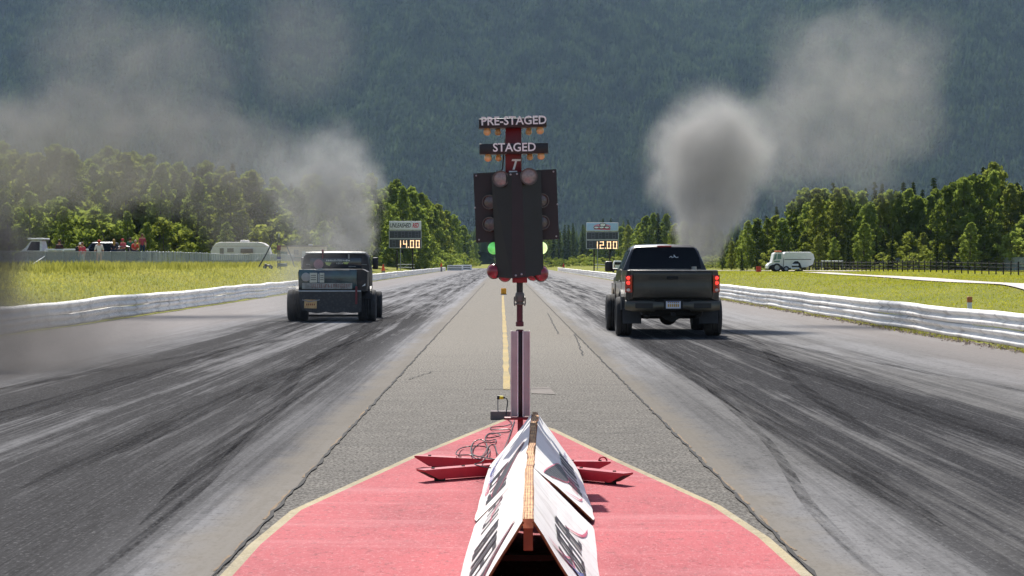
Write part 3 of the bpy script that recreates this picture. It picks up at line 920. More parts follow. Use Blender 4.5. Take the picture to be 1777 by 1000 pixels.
def a_frame(label, n0, n1, b0l, b0r, b1l, b1r, marks, ragged):
    """n0/n1: near and far ridge points; b..: bottom corners (left, right) near and far"""
    root = thing('sandwich_board', label, 'sign board', (n0[0], n0[1], 0))
    O = Vector((n0[0], n0[1], 0))
    for sgn, B0, B1 in ((-1, b0l, b1l), (1, b0r, b1r)):
        r0 = Vector(n0) + Vector((sgn * .025, 0, 0)) - O; r1 = Vector(n1) + Vector((sgn * .025, 0, 0)) - O
        q0, q1 = Vector(B0) - O, Vector(B1) - O
        nrm = (r1 - r0).cross(q0 - r0).normalized()
        if nrm.z < 0: nrm = -nrm
        NU, NV = 14, 8
        rnd = random.Random(int(100 * abs(q0.x)) + sgn)
        def S_(a, b, lift=0.0):
            p = r0.lerp(r1, a).lerp(q0.lerp(q1, a), b)
            bow = .007 * math.sin(PI * a * 1.6 + sgn) * math.sin(PI * b) + .004 * mnoise.noise((a * 5, b * 4, sgn * 3 + n0[1]))
            return p + nrm * (bow + lift)
        mb = MB()
        outer = []
        for i in range(NU + 1):
            a = i / NU
            eb = 1 + .012 * rnd.uniform(-1, 1)
            if i in (0, NU): eb -= .05
            outer.append([S_(a, b * eb / NV) for b in range(NV + 1)])
        inner = [[p - nrm * .010 for p in row] for row in outer]
        o = 0
        for row in outer: mb.v.extend([tuple(p) for p in row])
        for row in inner: mb.v.extend([tuple(p) for p in row])
        k2 = (NU + 1) * (NV + 1)
        mb.mi = 0
        for i in range(NU):
            for j in range(NV):
                a_ = i * (NV + 1) + j
                mb.face((a_, a_ + 1, a_ + NV + 2, a_ + NV + 1))
        mb.mi = 2
        for i in range(NU):
            for j in range(NV):
                a_ = k2 + i * (NV + 1) + j
                mb.face((a_, a_ + NV + 1, a_ + NV + 2, a_ + 1))
        mb.mi = 1
        for j in range(NV):
            for i in (0, NU):
                a_ = i * (NV + 1) + j
                mb.face((a_, a_ + 1, k2 + a_ + 1, k2 + a_))
        for i in range(NU):
            for j in (0, NV):
                a_ = i * (NV + 1) + j
                mb.face((a_, a_ + NV + 1, k2 + a_ + NV + 1, k2 + a_))
        # print on the panel: part of the panel's own mesh
        for mname, polys in marks[sgn].items():
            mb.mi = {'grey': 3, 'pink': 4, 'blue': 5}[mname]
            for li, poly in enumerate(polys):
                lift = .003 + .0004 * (li % 5) + {'grey': 0, 'pink': .0022, 'blue': .0028}[mname]
                (a0, b0), (a1, b1), (a2, b2), (a3, b3) = poly
                N_ = 6; prev = None
                for i in range(N_ + 1):
                    f = i / N_
                    e0 = S_(a0 + (a1 - a0) * f, b0 + (b1 - b0) * f, lift); e1 = S_(a3 + (a2 - a3) * f, b3 + (b2 - b3) * f, lift)
                    if prev: mb.add([prev[0], e0, e1, prev[1]], [(0, 1, 2, 3)])
                    prev = (e0, e1)
        mb.build('panel', [M_board, M_ply, M_plydark, M_grey, M_pink, M_blue], root, normals=False)
    # ridge timber
    mb = MB(); r0, r1 = Vector(n0) - O, Vector(n1) - O
    N_ = 16; rnd = random.Random(31)
    secs = []
    for i in range(N_ + 1):
        p = r0.lerp(r1, i / N_)
        w0 = .022 if not ragged else .020 + .010 * mnoise.noise((i * .6, 1, 0)); sh_ = 0 if not ragged else .022 * mnoise.noise((i * .38, 4, 0))
        up = .012 + (.006 * mnoise.noise((i * .9, 8, 0)) if ragged else .002 * rnd.uniform(-1, 1))
        secs.append([p + Vector((-w0 + sh_, 0, up)), p + Vector((w0 + sh_, 0, up)), p + Vector((w0 + sh_, 0, -.03)), p + Vector((-w0 + sh_, 0, -.03))])
    mb.loft(secs); rid = mb.build('ridge_timber', M_wood, root)
    mb = MB(); rnd = random.Random(8)
    for xo in (-.018, -.006, .008, .02):
        prev = None
        for i in range(N_ * 2 + 1):
            f = i / N_ / 2; p = r0.lerp(r1, f); k = f * N_
            sh_ = 0 if not ragged else .022 * mnoise.noise((k * .38, 4, 0))
            up = .0145 + (.006 * mnoise.noise((k * .9, 8, 0)) if ragged else .002)
            c = p + Vector((xo * .9 + sh_ + rnd.uniform(-.0015, .0015), 0, up)); w_ = rnd.uniform(.0006, .0022)
            cur = (c - Vector((w_, 0, 0)), c + Vector((w_, 0, 0)))
            if prev: mb.add([prev[0], prev[1], cur[1], cur[0]], [(0, 1, 2, 3)])
            prev = cur
    mb.build('split_grain', mat('grain_brown', (128, 70, 44), .8), rid, normals=False)
    mb = MB(); mb.rbox((r0.x, .02, n0[2] - .075), (.04, .02, .10), .003); mb.build('king_post', mat('dark_timber', (120, 70, 40), .8, vary=.3), root)
    zc_ = n0[2] * .58
    mb = MB(); mb.rbox((r0.x, .45, zc_), (.28 * n0[2] / .5, .03, .03), .003); mb.build('cross_brace', M_plydark, root)
    return root

def bars(a0, a1, b0, b1, n, seed, fill=.55):
    """rows of tall letter-like strokes, unreadable at this angle in the photograph"""
    rnd = random.Random(seed); out = []
    a = a0; w0 = (a1 - a0) / n * 1.15
    while a < a1 - w0 * .5:
        w = w0 * rnd.uniform(.35, .8) * (fill / .6)
        s_ = rnd.uniform(0, .10); e_ = rnd.uniform(.88, 1)
        def q(x0, x1, f0, f1): out.append(((x0, b0 + (b1 - b0) * f0), (x0, b0 + (b1 - b0) * f1), (x1, b0 + (b1 - b0) * f1), (x1, b0 + (b1 - b0) * f0)))
        q(a, a + w, s_, e_)
        kind = rnd.random(); nx = a + w0 * 1.25
        if kind < .75:
            for m_ in rnd.sample((.02, .42, .84), rnd.choice((1, 2, 3))):
                q(a, nx, m_, m_ + .13)
        if kind < .35:
            q(nx - w * .9, nx, s_, e_); nx += w * .2
        a = nx + w0 * .35
    return out
def swoosh(a0, b0, a1, b1, w, n=10, bend=.1):
    top, bot = [], []
    for i in range(n + 1):
        f = i / n; a = a0 + (a1 - a0) * f; b = b0 + (b1 - b0) * f + bend * math.sin(PI * f)
        ww = w * math.sin(PI * min(1, f * .9 + .08)) ** .8
        top.append((a, b - ww)); bot.append((a + w * .15, b + ww))
    out = []
    for i in range(n):
        out.append((top[i], top[i + 1], bot[i + 1], bot[i]))
    return out
def outline_(sw, w=.012):
    out = []
    for q in sw:
        out.append((q[0], q[1], (q[1][0], q[1][1] - w), (q[0][0], q[0][1] - w)))
        out.append((q[3], q[2], (q[2][0], q[2][1] + w), (q[3][0], q[3][1] + w)))
    return out
swA = swoosh(.03, .62, .17, .12, .10); swB = swoosh(.25, .75, .02, .30, .05, bend=-.08)
marksA = {-1: {'grey': swA + bars(.20, .56, .36, .78, 9, 3, .5) + bars(.66, .97, .40, .72, 8, 5, .5), 'pink': outline_(swA, .03) + bars(.02, .09, .66, .95, 3, 9) + swoosh(.66, .55, .98, .28, .012), 'blue': swoosh(.02, .9, .16, .5, .014)},
          1: {'grey': bars(.14, .60, .30, .74, 11, 13, .5) + swoosh(.06, .2, .2, .5, .05), 'pink': outline_(swoosh(.06, .2, .2, .5, .05), .02) + swoosh(.55, .45, .86, .84, .02) + bars(.08, .14, .6, .8, 2, 19), 'blue': swoosh(.10, .36, .22, .66, .05) + bars(.05, .2, .7, .9, 4, 17, .3)}}
swC = swoosh(.10, .62, .52, .10, .13)
swD = swoosh(.05, .20, .46, .46, .15)
marksB = {-1: {'grey': swC + bars(.10, .52, .40, .80, 10, 23, .5), 'pink': outline_(swC, .014) + bars(.30, .52, .78, .86, 4, 29, .3), 'blue': swoosh(.62, .84, .9, .5, .03) + bars(.44, .7, .72, .82, 6, 27, .4)},
          1: {'grey': swD + bars(.25, .75, .50, .84, 12, 33, .5), 'pink': outline_(swD, .014) + swoosh(.02, .44, .2, .80, .02) + bars(.2, .4, .62, .74, 5, 37, .25), 'blue': bars(.75, .95, .6, .7, 4, 39, .3)}}
a_frame('white A-frame sign board with straight pale ridge timber and dark open end', (.100, 8.3, .52), (.150, 11.85, .375),
        (-.26, 8.3, .005), (.43, 8.3, .005), (-.19, 12.0, .004), (.545, 11.9, .004), marksA, False)
a_frame('white A-frame sign board with splintered ridge timber, between front board and starting tower', (.155, 11.95, .365), (.225, 14.62, .485),
        (-.185, 12.02, .02), (.56, 12.05, .02), (-.115, 14.55, .10), (.535, 14.5, .10), marksB, True)

# ------------------------------------------------------------------ power block, cable
blk = gnd(882, 724)
blk = Vector(((881 - CU) * 20.3 / FPX, 20.3, 0))
s20 = 20.3 / FPX
t = thing('concrete_block', 'small grey concrete block carrying a yellow and black plug beside the red apron', 'block', blk)
mb = MB(); mb.rbox((0, 0, .042), (60 * s20, .19, .084), .008); mb.build('block', mat('block_grey', (118, 106, 106), .9, vary=.2, bump=.5, dirt=(60, 54, 52), dirt_amt=.4), t)
mb = MB(); mb.tube([(-17 * s20, -.02, .08), (-17 * s20, -.02, .08 + 22 * s20)], .006, 8)
mb.build('plug_stake', M_steel, t)
c = Vector((-12 * s20, -.02, .08 + 24 * s20))
mb = MB(); mb.cyl(c + Vector((-.014, 0, 0)), c + Vector((.026, 0, -.002)), .018, n=14); pl = mb.build('plug', mat('plug_yellow', (226, 206, 30), .5), t, True)
mb = MB(); mb.cyl(c + Vector((-.038, 0, .002)), c + Vector((-.013, 0, 0)), .021, n=14); mb.cyl(c + Vector((.025, 0, 0)), c + Vector((.042, 0, -.004)), .014, .009, n=12); mb.build('plug_boot', M_black, pl, True)
mb = MB(); mb.tube([c + Vector((.04, 0, -.002)), c + Vector((.06, -.01, -.01)), c + Vector((.07, -.02, -.04)), c + Vector((.066, -.03, -.08)), c + Vector((.06, -.06, -.115)), c + Vector((.055, -.10, -.15)), c + Vector((.055, -.115, -.19)), c + Vector((.06, -.13, -.215))], .006, 7)
mb.build('plug_lead', M_black, t, True)
# coiled control cable
def spline(pts, n=8):
    P = [Vector(p) for p in pts]; out = []
    for i in range(len(P) - 1):
        a, b, c, d = P[max(i - 1, 0)], P[i], P[i + 1], P[min(i + 2, len(P) - 1)]
        for k in range(n):
            q = k / n
            out.append(.5 * ((2 * b) + (c - a) * q + (2 * a - 5 * b + 4 * c - d) * q * q + (3 * b - a - 3 * c + d) * q ** 3))
    out.append(P[-1]); return out
def gp(u, v, z=.02):
    return gnd(u, v, z)
cable_px = [(880, 727), (888, 734), (878, 739), (852, 742), (858, 746), (882, 745), (884, 749), (862, 752), (845, 755), (848, 760), (866, 757), (866, 753), (850, 752), (842, 759), (846, 765), (860, 763), (858, 768), (838, 768),
            (822, 778), (819, 790), (832, 797), (845, 785), (843, 768), (832, 763), (820, 770), (818, 786), (836, 792), (848, 775), (858, 772), (862, 785), (868, 797), (850, 796), (818, 790), (792, 789), (800, 778), (828, 774), (850, 780), (838, 800), (824, 806), (850, 812), (864, 810)]
mb = MB(); pz = []
for i, (u, v) in enumerate(cable_px):
    z = .022 + .010 * (i % 3)
    if 784 < v: z = .055 + .012 * (i % 3)
    if v > 788: z = .125
    pz.append(gp(u, v, z))
mb.tube(spline(pz, 7), .0048, 6)
mb.tube(spline([gp(893, 729, .03), gp(888, 745, .03), gp(878, 772, .05), gp(868, 795, .125)], 7), .005, 6)
tag(mb.build('control_cable', M_black, None, True), 'tangled black control cable lying across red apron and red legs', 'cable')
# yellow foam timing block on the centre line
yb = Vector(((874 - CU) * 98 / FPX, 98, 0))
t = thing('timing_block', 'small amber foam block standing on the yellow centre line', 'block', yb)
mb = MB(); mb.rbox((0, 0, .17), (.26, .3, .29), .02); mb.build('block', mat('foam_amber', (226, 158, 44), .8, vary=.15), t, True)
mb = MB(); mb.rbox((0, 0, .02), (.3, .34, .03), .01); mb.build('base', M_dark, t)
# ------------------------------------------------------------------ vehicles
def wheel(parent, c, r, w, side, mt, rim_m, rr=.58, n=36, dish=.3):
    """axle along x; side = +1 outer face towards +x"""
    mb = MB(); h = w / 2
    prof = [(r * rr, -h * .8), (r * .8, -h * .98), (r * .94, -h * .92), (r * .985, -h * .72), (r, -h * .5)]
    for g in (-.28, .0, .28):
        prof += [(r, h * (g - .06)), (r * .975, h * (g - .05)), (r * .975, h * (g + .05)), (r, h * (g + .06))]
    prof += [(r, h * .5), (r * .985, h * .72), (r * .94, h * .92), (r * .8, h * .98), (r * rr, h * .8)]
    mb.lathe(prof, c, (1, 0, 0), n)
    t = mb.build('tyre', mt, parent, 'full')
    mb = MB(); s = side
    mb.lathe([(r * rr * 1.01, s * h * .82), (r * rr * .96, s * h * .78), (r * rr * .9, s * h * (.6 - dish * .5)), (r * rr * .3, s * h * (.55 - dish)), (r * rr * .26, s * h * .6), (0, s * h * .62)], c, (1, 0, 0), 20)
    mb.lathe([(r * rr * 1.01, -s * h * .8), (r * rr * .9, -s * h * .2), (0, -s * h * .15)], c, (1, 0, 0), 20)
    mb.build('rim', rim_m, t, True)
    return t

def glassy(name, col, rough=.05):
    return mat(name, col, rough, vary=.05, coat=.6)

M_truck = mat('truck_paint', (34, 29, 28), .32, metal=.25, vary=.1, coat=.6, dirt=(74, 66, 58), dirt_amt=.35, dirt_scale=2)
M_truckgate = mat('tailgate_paint', (40, 38, 34), .42, metal=.2, vary=.08, coat=.35, dirt=(86, 78, 68), dirt_amt=.4, dirt_scale=2.4)
M_trim = mat('black_trim', (26, 26, 27), .6)
M_bump = mat('bumper_paint', (84, 82, 74), .34, metal=.55, vary=.1, dirt=(96, 88, 76), dirt_amt=.4, dirt_scale=5)
M_lamp = glow_mat('lit_tail_lamp', (.55, .01, .01), (1.0, .045, .03), 1.5)
M_lampdim = mat('tail_lamp_red', (160, 10, 14), .18, coat=.8)
M_reverse = mat('reverse_lamp', (214, 196, 190), .15, coat=.7)
M_rimdark = mat('dark_rim', (60, 60, 62), .4, metal=.7)
TX, TY = 3.56, 43.25
tr = thing('pickup_truck', 'dark grey pickup with lit red brake lamps driving away down the strip', 'pickup truck', (TX, TY, 0))
def arch(yc, zc_, r, z0):
    a0 = math.acos(max(-1, min(1, (z0 - zc_) / r))) if abs(z0 - zc_) < r else PI / 2
    return [(yc + r * math.sin(-a0 + 2 * a0 * i / 14), zc_ + r * math.cos(-a0 + 2 * a0 * i / 14)) for i in range(15)]
ZB, ZT = .60, 1.415
def bedside(sx):
    mb = MB()
    poly = [(-1.12, ZB + .1)] + [(-.62, ZB)] + arch(0, .46, .52, ZB) + [(.80, ZB), (.80, ZT), (-1.14, ZT)]
    # lofted in x for a bulged side
    secs = []
    for x, k in ((.90, 0), (.965, 0), (.985, .03), (.985, .03)):
        secs.append([(sx * (x - (.03 if z > 1.3 else 0)), y, z) for y, z in poly])
    mb.loft([secs[0], secs[1], secs[2]])
    b = mb.build('bed_side', M_truck, tr)
    mb = MB()
    A = arch(0, .46, .545, ZB - .02); Bq = arch(0, .46, .50, ZB - .02)
    mb.loft([[(sx * .95, y, z) for y, z in Bq] , [(sx * 1.06, y, z) for y, z in Bq], [(sx * 1.04, y, z) for y, z in A], [(sx * .97, y, z) for y, z in A]], close_ends=False, closed=False)
    mb.build('wheel_flare', M_trim, b)
    return b
for sx in (-1, 1): bedside(sx)
mb = MB(); mb.box((0, -.16, .80), (1.84, 1.9, .06)); mb.build('bed_floor', M_dark, tr)
# tailgate with soft crown and spoiler lip
mb = MB(); secs = []
for z, y in ((.825, -1.15), (.86, -1.165), (1.0, -1.172), (1.12, -1.168), (1.2, -1.160), (1.27, -1.166), (1.35, -1.17), (1.39, -1.165), (1.415, -1.15)):
    secs.append([(-.845, y + .012, z), (-.82, y, z), (-.4, y - .004, z), (.4, y - .004, z), (.82, y, z), (.845, y + .012, z), (.845, y + .07, z), (-.845, y + .07, z)])
mb.loft(secs); tg = mb.build('tailgate', M_truckgate, tr, 'full')
mb = MB(); mb.rbox((0, -1.172, 1.268), (.24, .02, .07), .012); mb.build('tailgate_handle', M_dark, tg, True)
mb = MB(); mb.rbox((0, -1.12, 1.422), (1.9, .10, .022), .008); mb.build('tailgate_cap', mat('cap_sun_glint', (170, 166, 160), .3, metal=.6), tg, True)  # cap metal made lighter: sun glint along the top put into its colour
for sx in (-1, 1):
    mb = MB(); mb.loft([[(sx * .85, -1.14, .82), (sx * .985, -1.08, .82), (sx * .985, -1.0, .82), (sx * .85, -1.0, .82)], [(sx * .85, -1.165, 1.1), (sx * .995, -1.09, 1.1), (sx * .985, -1.0, 1.1), (sx * .85, -1.0, 1.1)], [(sx * .85, -1.145, 1.41), (sx * .965, -1.09, 1.41), (sx * .96, -1.0, 1.41), (sx * .85, -1.0, 1.41)]])
    mb.build('corner_post', M_truck, tr, True)
    mb = MB(); mb.loft([[(sx * .86, -1.165, z), (sx * .992, -1.105, z), (sx * .992, -1.03, z), (sx * .86, -1.1, z)] for z in (.955, .97)] , True)
    mb.loft([[(sx * .855, -1.185 + q, z), (sx * 1.002, -1.115 + q, z), (sx * 1.002, -1.05, z), (sx * .855, -1.1, z)] for z, q in ((.965, .012), (.985, 0), (1.30, 0), (1.325, .012))])
    tl_ = mb.build('tail_light', M_lampdim, tr)
    for z0, z1, mm, nm in ((1.225, 1.305, M_lamp, 'brake_lens'), (1.115, 1.205, M_lamp, 'brake_lens'), (1.065, 1.105, M_lampdim, 'red_lens'), (.975, 1.045, M_reverse, 'reverse_lens')):
        mb = MB(); cz = (z0 + z1) / 2; rr_ = (z1 - z0) / 2
        mb.sphere((sx * .925, -1.146, cz), 1, 14, 8, (.052, .022, rr_)); mb.build(nm, mm, tl_, 'full')
# bumper
mb = MB(); secs = []
for x in [-1.0, -.97, -.85, -.62, -.40, -.36, -.2, .2, .36, .40, .62, .85, .97, 1.0]:
    ax = abs(x); pull = .16 * smooth((ax - .72) / .28); low = .035 if ax < .37 else 0
    lo = .555 + low + .03 * smooth((ax - .8) / .2)
    secs.append([(x, -1.30 + pull, lo), (x, -1.335 + pull, lo + .06), (x, -1.33 + pull, .72), (x, -1.30 + pull, .775 - .5 * low), (x, -1.17 + pull * .4, .79 - .5 * low), (x, -1.15 + pull * .4, lo)])
mb.loft(secs); bp = mb.build('rear_bumper', M_bump, tr, 'full')
for sx in (-1, 1):
    mb = MB(); mb.loft([[(sx * x, -1.338 + p_, z) for z in (.625, .735)] + [(sx * x, -1.325 + p_, .735), (sx * x, -1.325 + p_, .625)] for x, p_ in ((.43, 0), (.62, 0), (.80, .015))])
    mb.build('bumper_recess', M_trim, bp)
mb = MB(); mb.rbox((0, -1.345, .70), (.31, .012, .155), .01); pt = mb.build('licence_plate', mat('plate_face', (196, 200, 214), .4, vary=.06), bp)
mb = MB(); mb.rbox((0, -1.338, .70), (.40, .012, .21), .01); mb.build('plate_recess', M_dark, bp)
rnd = random.Random(2); mb = MB()
for i in range(6):
    x = -.105 + .042 * i; mb.box((x, -1.3525, .685), (.028, .002, .06)) ; mb.box((x, -1.3525, .745), (.018, .002, .02))
mb.build('plate_mark', mat('plate_gold', (176, 140, 44), .5), pt)
mb = MB(); mb.box((0, -1.3525, .764), (.26, .002, .018)); mb.build('plate_mark', mat('plate_blue', (40, 56, 110), .5), pt)
# cab
def cab_sec(y, zroof, wr, wb=.97, zb=ZB, belt=1.40, low=True):
    return [(-wb + .03, y, zb), (-wb, y, zb + .25), (-wb, y, 1.15), (-wb + .03, y, belt), (-(wr + (wb - wr) * .38), y, belt + (zroof - belt) * .55), (-wr, y, zroof - .05), (-wr + .1, y, zroof - .008), (0, y, zroof + .012),
            (wr - .1, y, zroof - .008), (wr, y, zroof - .05), (wr + (wb - wr) * .38, y, belt + (zroof - belt) * .55), (wb - .03, y, belt), (wb, y, 1.15), (wb, y, zb + .25), (wb - .03, y, zb)]
mb = MB()
mb.loft([cab_sec(.86, 1.44, .86), cab_sec(.90, 1.62, .83), cab_sec(.99, 1.90, .74), cab_sec(1.08, 1.965, .72), cab_sec(1.6, 1.995, .715), cab_sec(2.3, 1.975, .71), cab_sec(2.62, 1.84, .74), cab_sec(2.95, 1.56, .84), cab_sec(3.12, 1.42, .9), cab_sec(3.2, 1.40, .92)])
cab = mb.build('cab', M_truck, tr, 'full')
mb = MB(); mb.loft([[(sx * a, .845 + b, z) for sx, a, b, z in q] for q in ([(-1, .80, -.004, 1.465), (1, .80, -.004, 1.465), (1, .80, .012, 1.465), (-1, .80, .012, 1.465)], [(-1, .76, .055, 1.70), (1, .76, .055, 1.70), (1, .76, .085, 1.70), (-1, .76, .085, 1.70)], [(-1, .675, .14, 1.905), (1, .675, .14, 1.905), (1, .675, .17, 1.905), (-1, .675, .17, 1.905)], [(-1, .63, .16, 1.928), (1, .63, .16, 1.928), (1, .63, .19, 1.928), (-1, .63, .19, 1.928)])])
rw = mb.build('rear_window', M_glass, tr, True)
mb = MB(); rnd = random.Random(6)
pts_ = [(.10, 1.70), (.14, 1.73), (.16, 1.70), (.22, 1.72), (.20, 1.76), (.25, 1.70), (.30, 1.71)]
for (xa, za), (xb, zb_) in zip(pts_[:-1], pts_[1:]):
    mb.cyl((xa, .895 + (za - 1.7) * .28, za), (xb, .895 + (zb_ - 1.7) * .28, zb_), .007, n=6)
mb.build('window_sticker', M_white, rw)
mb = MB(); mb.rbox((0, 1.03, 1.95), (.32, .05, .035), .008); mb.build('third_brake_lamp', M_lampdim, tr, True)
for sx in (-1, 1):
    for (y0, y1, yt0, yt1) in ((1.12, 1.72, 1.2, 1.74), (1.80, 2.62, 1.82, 2.32)):
        def sp(y, z, off=.006):
            f = (z - 1.40) / .56; w = .94 - (.94 - .725) * f + off
            return (sx * w, y, z)
        mb = MB(); q = [sp(y0, 1.45), sp(y1, 1.45), sp(yt1, 1.86), sp(yt0, 1.86)]; mb.sheet(q, .012, (sx, 0, .3)); mb.build('side_window', M_glass, tr)
    if sx > 0: continue
    mb = MB(); mb.rbox((sx * 1.15, 2.62, 1.50), (.18, .09, .24), .035); mi = mb.build('door_mirror', M_black, tr, True)
    mb = MB(); mb.tube([(sx * .95, 2.6, 1.43), (sx * 1.06, 2.62, 1.43)], .025, 8); mb.build('mirror_arm', M_black, mi, True)
    mb = MB(); mb.rbox((sx * .985, 1.25, 1.18), (.02, .16, .035), .008); mb.build('door_handle', M_steel, tr, True)
# front clip: bonnet, wings
mb = MB(); secs = []
for y, zt, w in ((3.15, 1.40, .95), (3.6, 1.38, .97), (4.2, 1.33, .96), (4.48, 1.25, .93), (4.56, 1.1, .9)):
    secs.append([(-w, y, .98), (-w, y, 1.2), (-w + .06, y, zt - .06), (-w + .25, y, zt), (0, y, zt + .03), (w - .25, y, zt), (w - .06, y, zt - .06), (w, y, 1.2), (w, y, .98)])
mb.loft(secs); mb.build('bonnet', M_truck, tr, 'full')
for sx in (-1, 1):
    mb = MB(); poly = [(3.15, ZB)] + arch(3.57, .46, .52, ZB)[::1] + [(4.5, ZB), (4.56, 1.1), (3.15, 1.1)]
    mb.prism(poly, sx * .90, sx * .985, 'yz'); mb.build('front_wing', M_truck, tr)
mb = MB(); mb.rbox((0, 4.66, .66), (1.96, .18, .26), .05); mb.build('front_bumper', M_bump, tr, True)
mb = MB(); mb.rbox((0, 4.5, .95), (1.7, .1, .4), .04); mb.build('grille', M_trim, tr, True)
for x in (-.97, .97):
    wheel(tr, (x, 0, .425), .425, .35, 1 if x > 0 else -1, M_rubber, M_rimdark)
for x in (-1.0, 1.0):
    wheel(tr, (x, 3.57, .425), .425, .34, 1 if x > 0 else -1, M_rubber, M_rimdark)
mb = MB(); mb.cyl((-.85, 0, .43), (.85, 0, .43), .06, n=12); mb.sphere((0, 0, .42), .2, 16, 10, (1, .8, .95)); mb.build('rear_axle', M_dark, tr, True)
mb = MB(); mb.cyl((-.85, 3.57, .43), (.85, 3.57, .43), .05, n=12); mb.sphere((-.2, 3.57, .42), .16, 14, 8); mb.build('front_axle', M_dark, tr, True)
mb = MB()
for sx in (-1, 1): mb.box((sx * .42, 1.6, .58), (.08, 5.4, .14))
mb.box((0, 1.2, .60), (1.5, 2.6, .16)); mb.box((0, 3.4, .62), (1.1, 1.2, .34)); mb.rbox((0, -.55, .56), (1.3, 1.0, .2), .05)
mb.build('chassis', M_dark, tr)
mb = MB(); mb.prism([(-.42, .56), (.42, .56), (.30, .50), (.12, .38), (0, .32), (-.12, .38), (-.30, .50)], -1.0, -.9, 'xz'); mb.rbox((0, -1.2, .50), (.09, .3, .08), .01); mb.build('tow_hitch', M_dark, tr)
for sx in (-1, 1):
    mb = MB(); mb.rbox((sx * .82, -.56, .45), (.40, .015, .34), .01); mb.build('mud_flap', mat('mud_flap_rubber', (46, 50, 58), .75, vary=.2), tr)
    mb = MB(); mb.tube([(sx * .55, -.9, .5), (sx * .58, -1.05, .46), (sx * .5, -1.1, .44)], .035, 8); mb.build('shock_mount', M_dark, tr)
mb = MB(); mb.tube([(.62, .62, 1.4), (.62, .62, 1.5)], .06, 12); mb.build('exhaust_stack', M_steel, tr, True)

# ------------------------------------------------------------------ hot rod truck (left lane)
RX, RY, K = -4.62, 54.1, .01555
rr = thing('hot_rod_truck', 'dark weathered hot rod pickup on wide rear tyres with teal panels and amber plate', 'hot rod truck', (RX, RY, 0), R(1.5))
M_rr = mat('hotrod_dark', (38, 36, 38), .55, vary=.25, dirt=(92, 74, 68), dirt_amt=.45, dirt_scale=3)
M_teal = mat('hotrod_teal', (38, 66, 72), .22, vary=.35, scale=2.5, coat=.7, dirt=(52, 44, 70), dirt_amt=.6)
M_rust = mat('rust_print', (134, 96, 92), .8, vary=.3, scale=20)
M_pale = mat('weathered_pale', (150, 150, 146), .75, vary=.25, scale=8, dirt=(104, 96, 94), dirt_amt=.6, dirt_scale=6)
M_cream2 = mat('cream_sheet', (196, 196, 184), .7, vary=.1)
M_plateam = mat('amber_plate', (206, 172, 122), .55, vary=.15, dirt=(180, 110, 60), dirt_amt=.5, dirt_scale=9)
def hx(u): return (u - 579) * K
def hzv(v): return (558 - v) * K
# bed box behind the cab
mb = MB(); mb.loft([[(hx(521), y, .82), (hx(638), y, .82), (hx(639), y, 1.34), (hx(630), y, 1.41), (hx(528), y, 1.41), (hx(520), y, 1.34)] for y in (-.78, .75)]); mb.build('bed', M_rr, rr)
mb = MB(); mb.rbox((hx(571), -.80, hzv(484)), (hx(622) - hx(522), .03, .50), .02); tgl = mb.build('tail_panel', M_teal, rr, True)
mb = MB(); mb.rbox((hx(570), -.822, hzv(496.5)), (hx(613) - hx(527), .008, .16), .004); pb = mb.build('weathered_band', M_pale, tgl)
rnd = random.Random(14); mb = MB(); x = hx(544)
while x < hx(611):
    w = rnd.uniform(.03, .06); h = rnd.uniform(.07, .12)
    mb.box((x, -.828, hzv(496) + rnd.uniform(-.01, .01)), (w * .35, .004, h)); mb.box((x + w * .3, -.828, hzv(496) + rnd.choice((-1, 1)) * h * .35), (w * .6, .004, .02))
    x += w * 1.35
mb.build('rusty_lettering', M_rust, pb)
for u0, u1 in ((540, 553), (557, 565)):
    mb = MB(); mb.rbox(((hx(u0) + hx(u1)) / 2, -.823, hzv(482)), (hx(u1) - hx(u0), .008, .26), .004); sh_ = mb.build('cream_sheet', M_cream2, tgl)
    mb = MB()
    for dz in (-.05, .01, .06):
        mb.box(((hx(u0) + hx(u1)) / 2, -.829, hzv(482) + dz), ((hx(u1) - hx(u0)) * .7, .003, .014))
    mb.build('sheet_mark', M_trim, sh_)
mb = MB(); mb.cyl((hx(555.5), -.83, hzv(475)), (hx(555.5), -.83, hzv(490)), .014, n=8); mb.build('steel_strap', M_galv, tgl)
mb = MB(); mb.lathe([(.10, 0), (.12, .012), (.085, .02), (.06, .012), (.03, .022), (0, .022)], (hx(533.5), -.815, hzv(481)), (0, -1, 0), 22); mb.build('round_lamp', M_steel, tgl, True)
mb = MB(); mb.rbox((hx(580), -.80, hzv(468.5)), (hx(608) - hx(552), .06, .045), .015); mb.build('grab_bar', M_pale, tgl, True)
mb = MB(); mb.prism([(hx(548), hzv(469)), (hx(560), hzv(465.5)), (hx(565), hzv(468.5)), (hx(558), hzv(470))], -.83, -.80, 'xz'); mb.build('latch', M_galv, tgl)
for (u, s_) in ((519, -1), (629, 1)):
    mb = MB(); mb.prism([(hx(u) - .10 * s_ * -1, hzv(492)), (hx(u) + .10 * s_, hzv(495.5)), (hx(u) + .01 * s_, hzv(497))], -.84, -.74, 'xz'); mb.build('marker_fin', M_white, rr)
